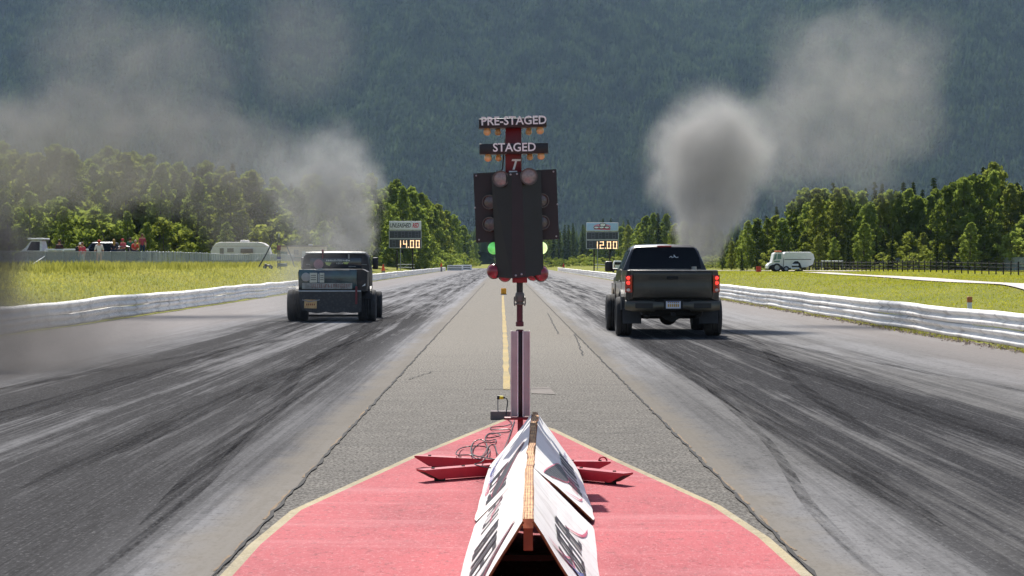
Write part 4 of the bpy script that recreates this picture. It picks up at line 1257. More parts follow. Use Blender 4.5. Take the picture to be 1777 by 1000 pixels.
# lower rear panel with scalloped edge
poly = [(hx(522), hzv(505)), (hx(629), hzv(505)), (hx(629), hzv(540))]
for i in range(1, 40):
    f = i / 40; poly.append((hx(629) + (hx(538) - hx(629)) * f, hzv(540.5) - .035 * abs(math.sin(f * PI * 3)) ))
poly += [(hx(530), hzv(537)), (hx(524), hzv(526))]
M_diam = bpy.data.materials.new('tread_plate'); t_ = NT(M_diam); co_ = t_.coord()
wv = t_.n('TexVoronoi', {'Vector': t_.mapping(co_, (14, 1, 14), rot=(0, R(45), 0)), 'Scale': 1.0}).outputs[0]
t_.principled(Base_Color=t_.mix(t_.step(wv, .2, .5), (.062, .062, .066), (.042, .043, .048)), Roughness=.5, Metallic=.4, Normal=t_.bump(wv, .3, .02))
mb = MB(); mb.prism(poly, -.92, -.86, 'xz'); lp = mb.build('rear_apron', M_diam, rr)
mb = MB(); mb.rbox((hx(575), -.90, hzv(505)), (hx(629) - hx(522), .10, .04), .012); mb.build('apron_rail', M_galv, lp, True)
mb = MB(); mb.rbox((hx(542), -.935, hzv(527)), (hx(552.5) - hx(531), .012, .235), .006, rot=(0, R(2), 0)); pl = mb.build('licence_plate', M_plateam, rr)
mb = MB()
for i in range(5): mb.box((hx(542) - .10 + .05 * i, -.9425, hzv(528)), (.03, .003, .05))
mb.build('plate_mark', mat('plate_brown', (150, 84, 44), .7), pl)
mb = MB(); mb.tube([(hx(528), -.93, hzv(520)), (hx(540), -.95, hzv(523)), (hx(558), -.93, hzv(520))], .014, 7); mb.build('plate_chain', M_steel, pl)
mb = MB(); mb.rbox((hx(620.5), -.95, hzv(512)), (.055, .05, .48), .01); mb.build('jack_post', mat('dark_red_post', (108, 40, 48), .5), rr)
# cab with rounded roof
def csec(y, zr, wr, wb):
    return [(-wb, y, .85), (-wb, y, 1.3), (-wb + .02, y, 1.5), (-wr - .02, y, zr - .12), (-wr + .05, y, zr - .03), (-wr + .2, y, zr), (0, y, zr + .012), (wr - .2, y, zr), (wr - .05, y, zr - .03), (wr + .02, y, zr - .12), (wb - .02, y, 1.5), (wb, y, 1.3), (wb, y, .85)]
mb = MB(); mb.loft([csec(.78, 1.82, .84, .93), csec(.84, 1.87, .87, .94), csec(1.4, 1.90, .88, .95), csec(2.0, 1.88, .86, .95), csec(2.25, 1.70, .84, .95), csec(2.4, 1.4, .88, .94)])
cb = mb.build('cab', M_rr, rr, 'full')
mb = MB(); mb.rbox((hx(579), .765, 1.85), (1.68, .06, .05), .02); mb.build('roof_edge_highlight', mat('highlight_pale', (186, 186, 184), .4, metal=.4), cb, True)  # pale strip added along the roof edge, its highlight put into the colour
mb = MB(); mb.rbox((hx(579), .765, hzv(456.5)), (1.42, .02, .28), .05); rwn = mb.build('rear_window', glassy('hotrod_glass', (40, 44, 54)), rr, True)
mb = MB(); mb.lathe([(0, .006), (.12, .005), (.135, 0)], (hx(548.5), .752, hzv(459)), (0, -1, 0), 24); mb.build('round_decal', mat('pink_decal', (178, 132, 140), .6, vary=.2), rwn)
mb = MB(); x = hx(562); rnd = random.Random(9)
while x < hx(602):
    w = rnd.uniform(.02, .05); mb.box((x + w / 2, .75, hzv(452) + rnd.uniform(-.006, .006)), (w, .004, rnd.uniform(.03, .055))); x += w + .013
x = hx(580)
while x < hx(600):
    w = rnd.uniform(.014, .03); mb.box((x + w / 2, .75, hzv(457.5)), (w, .004, rnd.uniform(.03, .05))); x += w + .02
mb.build('window_decal', mat('pale_decal', (206, 206, 196), .6), rwn)
mb = MB(); mb.prism([(hx(560), hzv(455)), (hx(572), hzv(456)), (hx(568), hzv(462)), (hx(562), hzv(460))], .746, .752, 'xz'); mb.prism([(hx(592), hzv(455)), (hx(602), hzv(455)), (hx(600), hzv(459)), (hx(593), hzv(458.5))], .746, .752, 'xz'); mb.build('yellow_decal', mat('yellow_decal', (200, 206, 120), .6), rwn)
mb = MB(); mb.rbox((hx(608), .75, hzv(463)), (.2, .01, .025), .004); mb.build('wiper', M_pale, rwn)
for ua, ub in ((526, 541), (616, 634)):
    mb = MB(); mb.rbox(((hx(ua) + hx(ub)) / 2, .768, hzv(459.5)), (hx(ub) - hx(ua), .02, .022), .006); mb.build('body_trim', M_pale, cb)
mb = MB(); mb.cyl((hx(556), .74, hzv(449)), (hx(556), .74, hzv(438)), .02, n=10); mb.rbox((hx(556), .74, hzv(435.5)), (.06, .06, .09), .02); mb.build('strobe_lamp', M_redlens, rr, True)
mb = MB(); mb.cyl((hx(602), .74, hzv(449)), (hx(602), .74, hzv(441)), .026, n=10); mb.build('breather_pipe', M_steel, rr, True)
for u in (518, 647):
    mb = MB(); mb.rbox((hx(u), 1.7, hzv(457.5)), (.15, .09, .33), .02); mi = mb.build('door_mirror', M_black, rr, True)
    mb = MB(); s_ = 1 if u > 579 else -1; mb.tube([(s_ * .9, 1.72, hzv(466)), (hx(u), 1.72, hzv(463))], .014, 7); mb.build('mirror_arm', M_black, mi)
for sx in (-1, 1):
    mb = MB(); mb.sheet([(sx * .958, 1.0, 1.42), (sx * .958, 1.85, 1.42), (sx * .91, 1.75, 1.74), (sx * .91, 1.05, 1.74)], .01, (sx, 0, .1)); mb.build('side_window', glassy('hotrod_glass', (40, 44, 54)), rr)
mb = MB(); mb.loft([[(-.5, 2.35, .7), (-.52, 2.35, 1.3), (0, 2.35, 1.42), (.52, 2.35, 1.3), (.5, 2.35, .7)], [(-.4, 3.7, .7), (-.42, 3.7, 1.2), (0, 3.7, 1.3), (.42, 3.7, 1.2), (.4, 3.7, .7)]]); mb.build('bonnet', M_rr, rr, True)
mb = MB()
for sx in (-1, 1): mb.box((sx * .4, 1.5, .62), (.1, 4.6, .16))
mb.box((0, 0, .5), (1.5, .12, .12)); mb.box((0, .1, .30), (1.35, .1, .06)); mb.cyl((-.9, 3.2, .42), (.9, 3.2, .42), .05, n=10); mb.sphere((0, 0, .46), .2, 14, 8)
mb.build('chassis', M_dark, rr)
mb = MB(); mb.rbox((-.02, .6, .13), (1.5, .5, .05), .01); mb.build('air_dam', M_dark, rr)
M_tyre2 = mat('dusty_tyre', (42, 42, 45), .85, vary=.15, bump=.3, bscale=30, dirt=(92, 94, 98), dirt_amt=.4)
wheel(rr, (-.98, 0, .43), .43, .56, -1, M_tyre2, M_rimdark); wheel(rr, (.90, 0, .43), .43, .50, 1, M_tyre2, M_rimdark)
for sx in (-1, 1): wheel(rr, (sx * 1.06, 3.2, .38), .38, .26, sx, M_tyre2, M_rimdark)
for sx in (-1, 1):
    mb = MB(); A = arch(0, .45, .50, .6); B_ = arch(0, .45, .47, .6)
    mb.loft([[(sx * .72, y, z) for y, z in A], [(sx * 1.02, y, z) for y, z in A], [(sx * 1.02, y, z) for y, z in B_], [(sx * .72, y, z) for y, z in B_]], close_ends=False, closed=False)
    mb.build('mudguard', M_rr, rr)

# ------------------------------------------------------------------ scoreboards
M_sbdark = mat('scoreboard_grey', (66, 70, 78), .7, vary=.15)
M_sbframe = mat('scoreboard_frame', (186, 190, 194), .6)
M_seg_off = mat('segment_off', (104, 104, 118), .7)
M_seg = glow_mat('segment_lit', (.8, .55, .3), (1.0, .70, .42), 1.1)
M_post = mat('timber_post', (56, 48, 42), .9, vary=.3)
SEG = {'0': 'abcdef', '1': 'bc', '2': 'abged', '4': 'fgbc', '8': 'abcdefg'}
YB = 300.0
SB = YB / FPX
def digit(mb, ch, x, z, w, h, y, th):
    P = {'a': ((x, z + h), (x + w, z + h)), 'b': ((x + w, z + h), (x + w, z + h / 2)), 'c': ((x + w, z + h / 2), (x + w, z)), 'd': ((x, z), (x + w, z)), 'e': ((x, z), (x, z + h / 2)), 'f': ((x, z + h / 2), (x, z + h)), 'g': ((x, z + h / 2), (x + w, z + h / 2))}
    for s_ in SEG[ch]:
        (xa, za), (xb, zb_) = P[s_]
        mb.box(((xa + xb) / 2, y, (za + zb_) / 2), (abs(xb - xa) + th * .8, .03, abs(zb_ - za) + th * .8))
def scoreboard(label, u0, u1, vh0, vh1, v1, v2, v3, value, digits, header, posts):
    cx = ((u0 + u1) / 2 - CU) * SB; g = gz(cx, YB)
    t = thing('scoreboard', label, 'scoreboard', (cx, YB, g))
    lx = lambda u: (u - CU) * SB - cx
    lz = lambda v: CAMH - (v - CV) * SB - g
    mb = MB(); mb.rbox((0, 0, (lz(vh0) + lz(vh1)) / 2), (lx(u1) - lx(u0), .2, lz(vh0) - lz(vh1)), .03); hd = mb.build('header_panel', M_white, t)
    header(hd, lx, lz)
    for i, (va, vb) in enumerate(((v1, v2), (v2, v3))):
        mb = MB(); mb.rbox((0, .02, (lz(va) + lz(vb)) / 2), (lx(u1) - lx(u0) - .04, .2, lz(va) - lz(vb) - .06), .03); bd = mb.build('display', M_sbdark, t)
        mb = MB(); X0, X1, Z0, Z1 = lx(u0), lx(u1), lz(vb) + .05, lz(va) - .05
        for (a, b) in (((X0, Z0), (X1, Z0)), ((X0, Z1), (X1, Z1)), ((X0, Z0), (X0, Z1)), ((X1, Z0), (X1, Z1))):
            mb.box(((a[0] + b[0]) / 2, -.09, (a[1] + b[1]) / 2), (abs(a[0] - b[0]) + .09, .04, abs(a[1] - b[1]) + .09))
        mb.build('display_frame', M_sbframe, bd)
        h = (lz(va) - lz(vb)) * .62; zb_ = lz(vb) + (lz(va) - lz(vb)) * .2
        if i == 0:
            mb = MB()
            for u in (684, 696, 708, 720): digit(mb, '8', lx(u - 675 + u0) - .25 * 0, zb_, .5, h, -.1, .08)
            mb.build('digit', M_seg_off, bd)
        else:
            mb = MB(); digit(mb, '8', lx(u0 + 5), zb_, .5, h, -.1, .08); mb.build('digit', M_seg_off, bd)
            for ch, ua, ub, va_, vb_ in digits:
                mb = MB()
                if ch == '.': mb.box((lx(ua), -.1, lz(vb_) + .06), (.14, .03, .16))
                else: digit(mb, ch, lx(ua), lz(vb_), max(.01, lx(ub) - lx(ua)), lz(va_) - lz(vb_), -.1, .15)
                mb.build('digit', M_seg, bd)
    for u in posts:
        mb = MB(); mb.rbox((lx(u), .22, lz(vh0) / 2), (.2, .2, lz(vh0) - .02), .02); mb.build('post', M_post, t)
    mb = MB(); mb.cyl((lx(posts[0] + 6), .1, lz(v3)), (lx(posts[0] + 6), .1, .1), .05, n=8); mb.build('conduit', M_galv, t)
    mb = MB()
    for dz in (1.0, .55): mb.cyl((lx(posts[0] - 1), .16, dz), (lx(posts[1] + 3), .16, dz), .04, n=8)
    mb.build('cross_rail', M_sbframe, t)
    return t
def head_l(hd, lx, lz):
    zc_ = (lz(384) + lz(399)) / 2 - .02
    text_mesh('header_lettering', 'UNLEASHED', .92, mat('ink_black', (22, 20, 24), .6), hd, (lx(694.5), -.108, zc_), UP, .01, .012, .62, .25)
    text_mesh('header_lettering', 'RED', .92, mat('ink_red', (214, 20, 56), .6), hd, (lx(721), -.108, zc_), UP, .01, .022, .54, .25)
scoreboard('scoreboard with black and red header reading UNLEASHED, showing 14.00', 675.5, 731, 384, 399, 400, 414.5, 431, '14.00',
           [('1', 695, 695, 418, 429.5), ('4', 700.5, 705.5, 418, 429.5), ('.', 709, 709, 418, 430), ('0', 712.5, 717.5, 418, 429.5), ('0', 722.5, 727.5, 418, 429.5)], head_l, (689, 716))
def head_r(hd, lx, lz):
    mb = MB(); mb.bbox_((lx(1018), -.112, lz(400.3)), (lx(1072), -.105, lz(387.2))); mb.build('header_sky', mat('header_blue', (168, 200, 232), .5, vary=.08, scale=1.5), hd)
    def el(nm, u, v, a, b, m, y):
        mb = MB(); mb.prism([(lx(u) + a * SB * math.cos(q), lz(v) + b * SB * math.sin(q)) for q in [2 * PI * i / 22 for i in range(22)]], y, y + .006, 'xz'); mb.build(nm, m, hd)
    mr, mk, mw = mat('ink_red', (214, 20, 56), .6), mat('ink_black', (22, 20, 24), .6), mat('header_white', (240, 240, 240), .6)
    mp = mat('ink_pink', (226, 150, 176), .6)
    el('logo_mark', 1045, 393.5, 15, 4.6, mp, -.118)
    el('logo_mark', 1046, 390.5, 6, 3.4, mk, -.124); el('logo_mark', 1046, 390.5, 4.6, 2.4, mw, -.130)
    mb = MB(); mb.prism([(lx(1031), lz(398.2)), (lx(1058), lz(399)), (lx(1060), lz(396.6)), (lx(1031), lz(396))], -.128, -.122, 'xz'); mb.build('logo_mark', mr, hd)
    for u in (1035, 1044, 1053): el('logo_mark', u, 395, 5, 2.6, mk, -.134); el('logo_mark', u, 395, 3.9, 1.6, mw, -.140)
scoreboard('scoreboard with pale blue header and red oval emblem, showing 12.00', 1017.5, 1073, 386.5, 401, 402, 416.5, 432.5, '12.00',
           [('1', 1036.5, 1036.5, 420, 431), ('2', 1041.5, 1047, 420, 431), ('.', 1050.5, 1050.5, 420, 431.5), ('0', 1054, 1059.5, 420, 431), ('0', 1064.5, 1070, 420, 431)], head_r, (1031, 1058))
# ------------------------------------------------------------------ fences
def mesh_mat(name, col, cover):
    m = bpy.data.materials.new(name); t = NT(m)
    co = t.coord()
    w1 = t.n('TexWave', {'Vector': t.mapping(co, rot=(0, R(45), 0)), 'Scale': 6.0}, bands_direction='X').outputs[1]
    w2 = t.n('TexWave', {'Vector': t.mapping(co, rot=(0, R(-45), 0)), 'Scale': 6.0}, bands_direction='X').outputs[1]
    f = t.step(t.math('MAXIMUM', w1, w2), 1 - cover, 1 - cover + .08)
    b = t.n('BsdfPrincipled', {'Base Color': lin(col), 'Roughness': .5, 'Metallic': .3})
    mx = t.n('MixShader', {0: f, 1: t.n('BsdfTransparent').outputs[0], 2: b.outputs[0]})
    t.t.links.new(mx.outputs[0], t.out.inputs[0])
    return m
M_chain = mesh_mat('chain_link', (184, 190, 194), .30)
M_chain2 = mesh_mat('chain_link_sparse', (190, 196, 200), .30)
def fence(label, pts, h, spacing, mpost, rpost, chain, rails, name='chain_link_fence', tall=0.0):
    P = [Vector(p) for p in pts]
    t = thing(name, label, 'fence', (P[0].x, P[0].y, gz(P[0].x, P[0].y)))
    O = t.location.copy()
    seg = [(b - a).length for a, b in zip(P[:-1], P[1:])]; tot = sum(seg)
    def pos(d):
        for k, L_ in enumerate(seg):
            if d <= L_ or k == len(seg) - 1:
                q = P[k].lerp(P[k + 1], min(1, d / L_)); return Vector((q.x, q.y, gz(q.x, q.y))) - O
            d -= L_
    n = int(tot / spacing); pp = [pos(i * tot / n) for i in range(n + 1)]
    rnd = random.Random(n)
    for i, p in enumerate(pp):
        if i > 92: break
        hh = h * (1 + rnd.uniform(-.03, .03) + tall * (i % 2))
        lean = rnd.uniform(-.03, .03)
        mb = MB(); mb.cyl(p - Vector((0, 0, .1)), p + Vector((lean, 0, hh)), rpost, n=8); mb.sphere(p + Vector((lean, 0, hh)), rpost * 1.15, 8, 4); mb.build('fence_post', mpost, t, True)
    for f in rails:
        mb = MB(); mb.tube([p + Vector((0, 0, h * f)) for p in pp], rpost * .55, 6); mb.build('top_rail' if f > .9 else 'wire', mpost, t)
    if chain:
        mb = MB()
        for a, b in zip(pp[:-1], pp[1:]):
            mb.add([a + Vector((0, .03, .03)), b + Vector((0, .03, .03)), b + Vector((0, .03, h * .99)), a + Vector((0, .03, h * .99))], [(0, 1, 2, 3)])
        mb.build('fence_mesh', chain, t, normals=False)
    return t
fl = fence('grey chain-link fence on galvanised posts beside the spectators and white caravan', [(-37, 136), (-32.3, 134), (-28.2, 132.5), (-23.4, 129.5), (-23.6, 142), (-24.0, 165), (-24.2, 205), (-22.6, 232)], 1.15, 1.35, M_galv, .035, M_chain, (.99,))
for (Yb, x) in ((133.6, -30.8), (196, -24.15)):
    z = gz(x, Yb)
    o = fl.location; mb = MB(); mb.cyl(Vector((x, Yb - .1, z + .8)) - o, Vector((x - .75, Yb - 2.2, z)) - o, .035, n=8); mb.build('fence_brace', M_white, fl)
M_tpost = mat('dark_fence_post', (44, 40, 38), .9, vary=.2)
fence('low field fence of dark posts and thin wires in front of the sunlit wood', [(43.5, 148), (41, 157), (38, 190), (36, 222), (35.6, 236)], 1.02, 1.75, M_tpost, .055, None, (.9, .6, .3), 'post_and_wire_fence', .06)
fence('silvery chain-link fence humped over the bank behind the dark post fence', [(43, 246), (50, 243), (56, 236), (63, 228), (70, 220)], 1.6, 3.0, M_galv, .035, M_chain2, (.99,))
mb = MB()
t = thing('pipe_barrier', 'white pipe barrier standing behind the parked street sweeper', 'barrier', (36.2, 228, gz(36.2, 228)))
a0, a1 = at(1425, 453.5, 228) - t.location, at(1463, 453.5, 228) - t.location
mb = MB(); mb.cyl(a0, a1, .06, n=8); mb.build('rail', M_white, t)
for f in (.03, .97):
    mb = MB(); p = a0.lerp(a1, f); mb.cyl((p.x, p.y, 0), p, .05, n=8); mb.build('leg', M_white, t)

# ------------------------------------------------------------------ spectators and their vehicles
M_skin = mat('skin', (204, 148, 120), .6, vary=.08)
def person(label, loc, rz, pose, shirt, legs, hair, sleeve=False, hat=None, hair_long=False, k=1.0):
    t = thing('person', label, 'person', loc, rz, None)
    z0 = 0
    if pose == 'stand':
        J = dict(pel=(0, 0, .95), wai=(0, 0, 1.10), che=(0, -.01, 1.30), nec=(0, 0, 1.47), hb=(0, -.01, 1.54), hd=(0, -.03, 1.63), ht=(0, -.01, 1.72))
        for s_, n_ in ((1, 'l'), (-1, 'r')):
            J.update({n_ + 'sh': (.18 * s_, 0, 1.40), n_ + 'el': (.25 * s_, .03, 1.13), n_ + 'wr': (.24 * s_, -.07, .90), n_ + 'ha': (.235 * s_, -.10, .84), n_ + 'hi': (.10 * s_, 0, .90), n_ + 'kn': (.11 * s_, -.03, .50), n_ + 'an': (.11 * s_, .03, .09), n_ + 'to': (.13 * s_, -.13, .035)})
    elif pose == 'lean':
        J = dict(pel=(0, .05, .92), wai=(0, -.02, 1.06), che=(0, -.16, 1.22), nec=(0, -.28, 1.33), hb=(0, -.32, 1.38), hd=(0, -.38, 1.44), ht=(0, -.40, 1.53))
        for s_, n_ in ((1, 'l'), (-1, 'r')):
            J.update({n_ + 'sh': (.18 * s_, -.22, 1.27), n_ + 'el': (.24 * s_, -.36, 1.05), n_ + 'wr': (.12 * s_, -.52, 1.02), n_ + 'ha': (.08 * s_, -.58, 1.02), n_ + 'hi': (.10 * s_, .05, .87), n_ + 'kn': (.12 * s_, -.02, .48), n_ + 'an': (.13 * s_, .06, .09), n_ + 'to': (.14 * s_, -.10, .035)})
    else:   # sitting: seat at z = .45
        dz = -.42 if pose == 'sit' else -.42
        fw = -.02 if pose == 'sit' else -.12
        J = dict(pel=(0, 0, .50), wai=(0, fw * .3, .66), che=(0, fw, .86), nec=(0, fw * 1.5, 1.02), hb=(0, fw * 1.8 - .01, 1.09), hd=(0, fw * 2.2 - .03, 1.17), ht=(0, fw * 2.4 - .01, 1.26))
        for s_, n_ in ((1, 'l'), (-1, 'r')):
            J.update({n_ + 'sh': (.18 * s_, fw, .96), n_ + 'el': (.25 * s_, fw - .06, .70), n_ + 'wr': (.15 * s_, fw - .26, .62), n_ + 'ha': (.12 * s_, fw - .32, .60), n_ + 'hi': (.10 * s_, -.04, .47), n_ + 'kn': (.13 * s_, -.46, .50), n_ + 'an': (.13 * s_, -.48, .09), n_ + 'to': (.14 * s_, -.64, .04)})
    rad = dict(pel=(.15, .11), wai=(.135, .10), che=(.165, .115), nec=(.055, .055), hb=(.06, .065), hd=(.078, .095), ht=(.05, .06), sh=(.07, .065), el=(.045, .045), wr=(.03, .028), ha=(.038, .022), hi=(.095, .095), kn=(.062, .062), an=(.042, .045), to=(.038, .03))
    names = list(J); ix = {n_: i for i, n_ in enumerate(names)}
    E = [('pel', 'wai'), ('wai', 'che'), ('che', 'nec'), ('nec', 'hb'), ('hb', 'hd'), ('hd', 'ht')]
    for n_ in 'lr':
        E += [('che', n_ + 'sh'), (n_ + 'sh', n_ + 'el'), (n_ + 'el', n_ + 'wr'), (n_ + 'wr', n_ + 'ha'), ('pel', n_ + 'hi'), (n_ + 'hi', n_ + 'kn'), (n_ + 'kn', n_ + 'an'), (n_ + 'an', n_ + 'to')]
    vs = [Vector(J[n_]) for n_ in names]; rr_ = [rad.get(n_, None) or rad[n_[1:]] for n_ in names]
    ed = [(ix[a], ix[b]) for a, b in E]
    for n_, s_ in (('l', 1), ('r', -1)):
        h = Vector(J[n_ + 'ha']); w_ = Vector(J[n_ + 'wr']); d = (h - w_).normalized(); sd = Vector((0, 1, 0)) - d * d.y
        sd = sd.normalized() if sd.length > .1 else Vector((1, 0, 0))
        for q, L_ in ((-.026, .062), (-.009, .075), (.009, .07), (.026, .055)):
            vs += [h + d * .03 + sd * q, h + d * (.03 + L_ * .6) + sd * q * 1.1 + Vector((-s_ * .008, 0, 0)), h + d * (.03 + L_) + sd * q * 1.1 + Vector((-s_ * .022, 0, 0))]
            rr_ += [(.0095, .0095), (.009, .009), (.0075, .0075)]; o = len(vs)
            ed += [(ix[n_ + 'ha'], o - 3), (o - 3, o - 2), (o - 2, o - 1)]
        vs += [h - d * .01 - sd * .04, h + d * .025 - sd * .055]; rr_ += [(.011, .011), (.009, .009)]; o = len(vs)
        ed += [(ix[n_ + 'ha'], o - 2), (o - 2, o - 1)]
    hd = Vector(J['hd']); hv = (Vector(J['ht']) - Vector(J['hb'])).normalized()
    me = bpy.data.meshes.new('tmp'); me.from_pydata([tuple(v) for v in vs], ed, [])
    ob = bpy.data.objects.new('tmp', me); COL.objects.link(ob)
    sk = ob.modifiers.new('skin', 'SKIN'); sk.use_smooth_shade = True
    for i, r_ in enumerate(rr_):
        me.skin_vertices[0].data[i].radius = r_
    me.skin_vertices[0].data[ix['pel']].use_root = True
    ob.modifiers.new('sub', 'SUBSURF').levels = 1; ob.modifiers[-1].render_levels = 1
    dg = bpy.context.evaluated_depsgraph_get()
    bm_ = bpy.data.meshes.new_from_object(ob.evaluated_get(dg)); bpy.data.objects.remove(ob)
    bm_.materials.clear()
    cols = [M_skin, mat('cloth_%d_%d_%d' % shirt, shirt, .85, vary=.12, scale=14), mat('cloth_%d_%d_%d' % legs, legs, .85, vary=.12, scale=14), mat('shoe_dark', (44, 40, 42), .7)]
    for c in cols: bm_.materials.append(c)
    segs = []
    for a, b in E:
        b_ = b[1:] if b[0] in 'lr' and b not in ('nec',) else b
        m_ = 0
        if b in ('wai', 'che') or b_ == 'sh': m_ = 1
        if b_ == 'el': m_ = 1
        if b_ == 'wr': m_ = 1 if sleeve else 0
        if b_ in ('hi', 'kn', 'an'): m_ = 2
        if b_ == 'to': m_ = 3
        segs.append((Vector(J[a]), Vector(J[b]), m_))
    for p in bm_.polygons:
        c = p.center; best = (9, 0)
        for a, b, m_ in segs:
            d = b - a; f = max(0, min(1, (c - a).dot(d) / d.length_squared)); q = (c - (a + d * f)).length
            if q < best[0]: best = (q, m_)
        p.material_index = best[1]
    body = bpy.data.objects.new('body', bm_); COL.objects.link(body); body.parent = t
    # hair, face
    hm = mat('hair_%d_%d_%d' % hair, hair, .7, vary=.25, scale=40)
    mb = MB(); mb.sphere(hd + hv * .028 + Vector((0, .018, 0)), 1, 16, 10, (.094, .098, .105))
    if hair_long: mb.loft([[hd + Vector((.085 * math.cos(q), .05 + .05 * math.sin(q), .03)) for q in [2 * PI * i / 10 for i in range(10)]], [hd + Vector((.10 * math.cos(q), .06 + .05 * math.sin(q), -.12)) for q in [2 * PI * i / 10 for i in range(10)]], [hd + Vector((.08 * math.cos(q), .07 + .03 * math.sin(q), -.27)) for q in [2 * PI * i / 10 for i in range(10)]]])
    mb.build('hair', hm, t, 'full')
    fd = Vector((0, -1, 0))
    mb = MB()
    for s_ in (-1, 1): mb.sphere(hd + Vector((.03 * s_, -.083, .0)), .010, 8, 5)
    mb.build('eyes', mat('eye_dark', (40, 30, 28), .3), t)
    mb = MB(); mb.sphere(hd + Vector((0, -.095, -.03)), 1, 8, 6, (.013, .018, .022)); mb.sphere(hd + Vector((.087, 0, -.01)), 1, 8, 5, (.012, .022, .032)); mb.sphere(hd + Vector((-.087, 0, -.01)), 1, 8, 5, (.012, .022, .032)); mb.build('nose_and_ears', M_skin, t, 'full')
    mb = MB(); mb.sphere(hd + Vector((0, -.084, -.062)), 1, 8, 5, (.024, .01, .008)); mb.build('mouth', mat('lip', (170, 90, 86), .6), t)
    if hat:
        mb = MB(); mb.sphere(hd + hv * .05, 1, 16, 8, (.105, .112, .085)); mb.box(hd + hv * .045 + Vector((0, -.14, 0)), (.15, .11, .014)); mb.build('cap', mat('cap_%d_%d_%d' % hat, hat, .8), t, 'full')
    return t

def side_wheel(parent, x, y, r, w, m_rim):
    """axle along local y"""
    h = w / 2
    mb = MB(); mb.lathe([(r * .6, -h), (r * .95, -h), (r, -h * .7), (r, h * .7), (r * .95, h), (r * .6, h)], (x, y, r), (0, 1, 0), 22)
    ty = mb.build('tyre', M_rubber, parent, 'full')
    mb = MB(); mb.lathe([(r * .62, -h * .9), (r * .5, -h * .6), (r * .2, -h * .7), (0, -h * .75)], (x, y, r), (0, 1, 0), 18); mb.lathe([(r * .62, h * .9), (r * .5, h * .6), (0, h * .7)], (x, y, r), (0, 1, 0), 18)
    mb.build('rim', m_rim, ty, True)
def side_pickup(label, loc, rz, body, cabm, length, cab0, cab1, hood, bedz, roofz, crew):
    """parked pickup; local +x is its rear, -x its nose"""
    t = thing('pickup_truck', label, 'pickup truck', loc, rz)
    W = .92
    L0, L1 = -length / 2, length / 2
    wx = (L0 + .95, L1 - 1.05)
    def arc(xc): return [(xc + .46 * math.cos(PI - PI * i / 10), .38 + .46 * math.sin(PI * i / 10)) for i in range(11)]
    lower = [(L0, .5)] + [(wx[0] - .46, .42)] + arc(wx[0])[1:-1] + [(wx[0] + .46, .42), (wx[1] - .46, .42)] + arc(wx[1])[1:-1] + [(wx[1] + .46, .42), (L1, .5), (L1, bedz), (cab1, bedz), (cab0 - .05, hood), (L0 + .25, hood - .06), (L0, hood - .22)]
    mb = MB(); mb.prism(lower, -W, W, 'xz'); mb.build('body', body, t)
    def cs(z, a, b, w): return [(a, -w, z), (b, -w, z), (b, w, z), (a, w, z)]
    mb = MB(); mb.loft([cs(hood - .03, cab0 - .35, cab1 + .02, W - .02), cs(hood + .25, cab0 + .05, cab1, W - .08), cs(roofz - .06, cab0 + .42, cab1 - .08, W - .2), cs(roofz, cab0 + .55, cab1 - .2, W - .3)]); cb = mb.build('cab', cabm, t, True)
    n = 2 if crew else 1
    for s_ in (-1, 1):
        for i in range(n):
            a = cab0 + .32 + (cab1 - cab0 - .42) * i / n; b = cab0 + .26 + (cab1 - cab0 - .42) * (i + 1) / n
            za, zb_ = hood + .06, roofz - .12
            y0, y1 = s_ * (W - .045), s_ * (W - .175)
            mb = MB(); mb.sheet([(a - (.16 if i == 0 else 0), y0 + s_ * .012, za), (b, y0 + s_ * .012, za), (b - .02, y1 + s_ * .012, zb_), (a + (.14 if i == 0 else .02), y1 + s_ * .012, zb_)], .02, (0, s_, .25)); mb.build('side_window', M_glass, t)
        mb = MB(); mb.bbox_((L1 - .02, s_ * .72, .72), (L1 + .02, s_ * .86, .95)); mb.build('tail_light', M_lampdim, t)
        mb = MB(); mb.bbox_((L0 - .02, s_ * .60, .68), (L0 + .04, s_ * .86, .86)); mb.build('headlight', M_reverse, t)
    for x in wx:
        for s_ in (-1, 1): side_wheel(t, x, s_ * (W - .1), .38, .24, M_galv)
    mb = MB(); mb.rbox((L0 - .02, 0, .52), (.16, W * 2, .18), .03); mb.rbox((L1 + .02, 0, .52), (.12, W * 2, .16), .03); mb.build('bumper', M_steel, t)
    return t
Ys = 139.0
ks = Ys / FPX
def sx_(u): return (u - CU) * ks
def szz(v): return CAMH - (v - CV) * ks
gA = gz(sx_(95), Ys)
vA = side_pickup('maroon parked pickup with tall white cab and pale bed rail behind the fence', (sx_(90), Ys + 1, gz(sx_(90), Ys + 1)), 0, mat('maroon_paint', (74, 26, 38), .4, coat=.4), mat('cab_white', (222, 222, 222), .5), 5.3, -1.95, -.72, 1.12, 1.14, 1.93, False)
mb = MB(); mb.rbox((-1.15, 0, 2.0), (1.15, 1.8, .12), .04); mb.build('roof_rack_load', M_white, vA, True)
mb = MB(); mb.rbox((1.0, -.9, 1.24), (3.1, .06, .12), .02); mb.build('bed_rail', M_white, vA, True)
vB = side_pickup('dark grey crew-cab pickup with spectators on its bed behind the fence', (sx_(192), Ys + 2, gz(sx_(192), Ys + 2)), 0, mat('slate_paint', (50, 56, 64), .3, coat=.6, metal=.3), mat('slate_paint', (50, 56, 64)), 5.9, -2.0, .1, 1.12, 1.18, 1.84, True)
mb = MB(); mb.tube([(.15, -.8, 1.5), (.8, -.8, 1.55), (1.1, -.8, 1.5)], .03, 8); mb.tube([(1.1, -.8, 1.5), (1.1, -.8, 1.18)], .03, 8); mb.build('bed_bar', M_steel, vB)
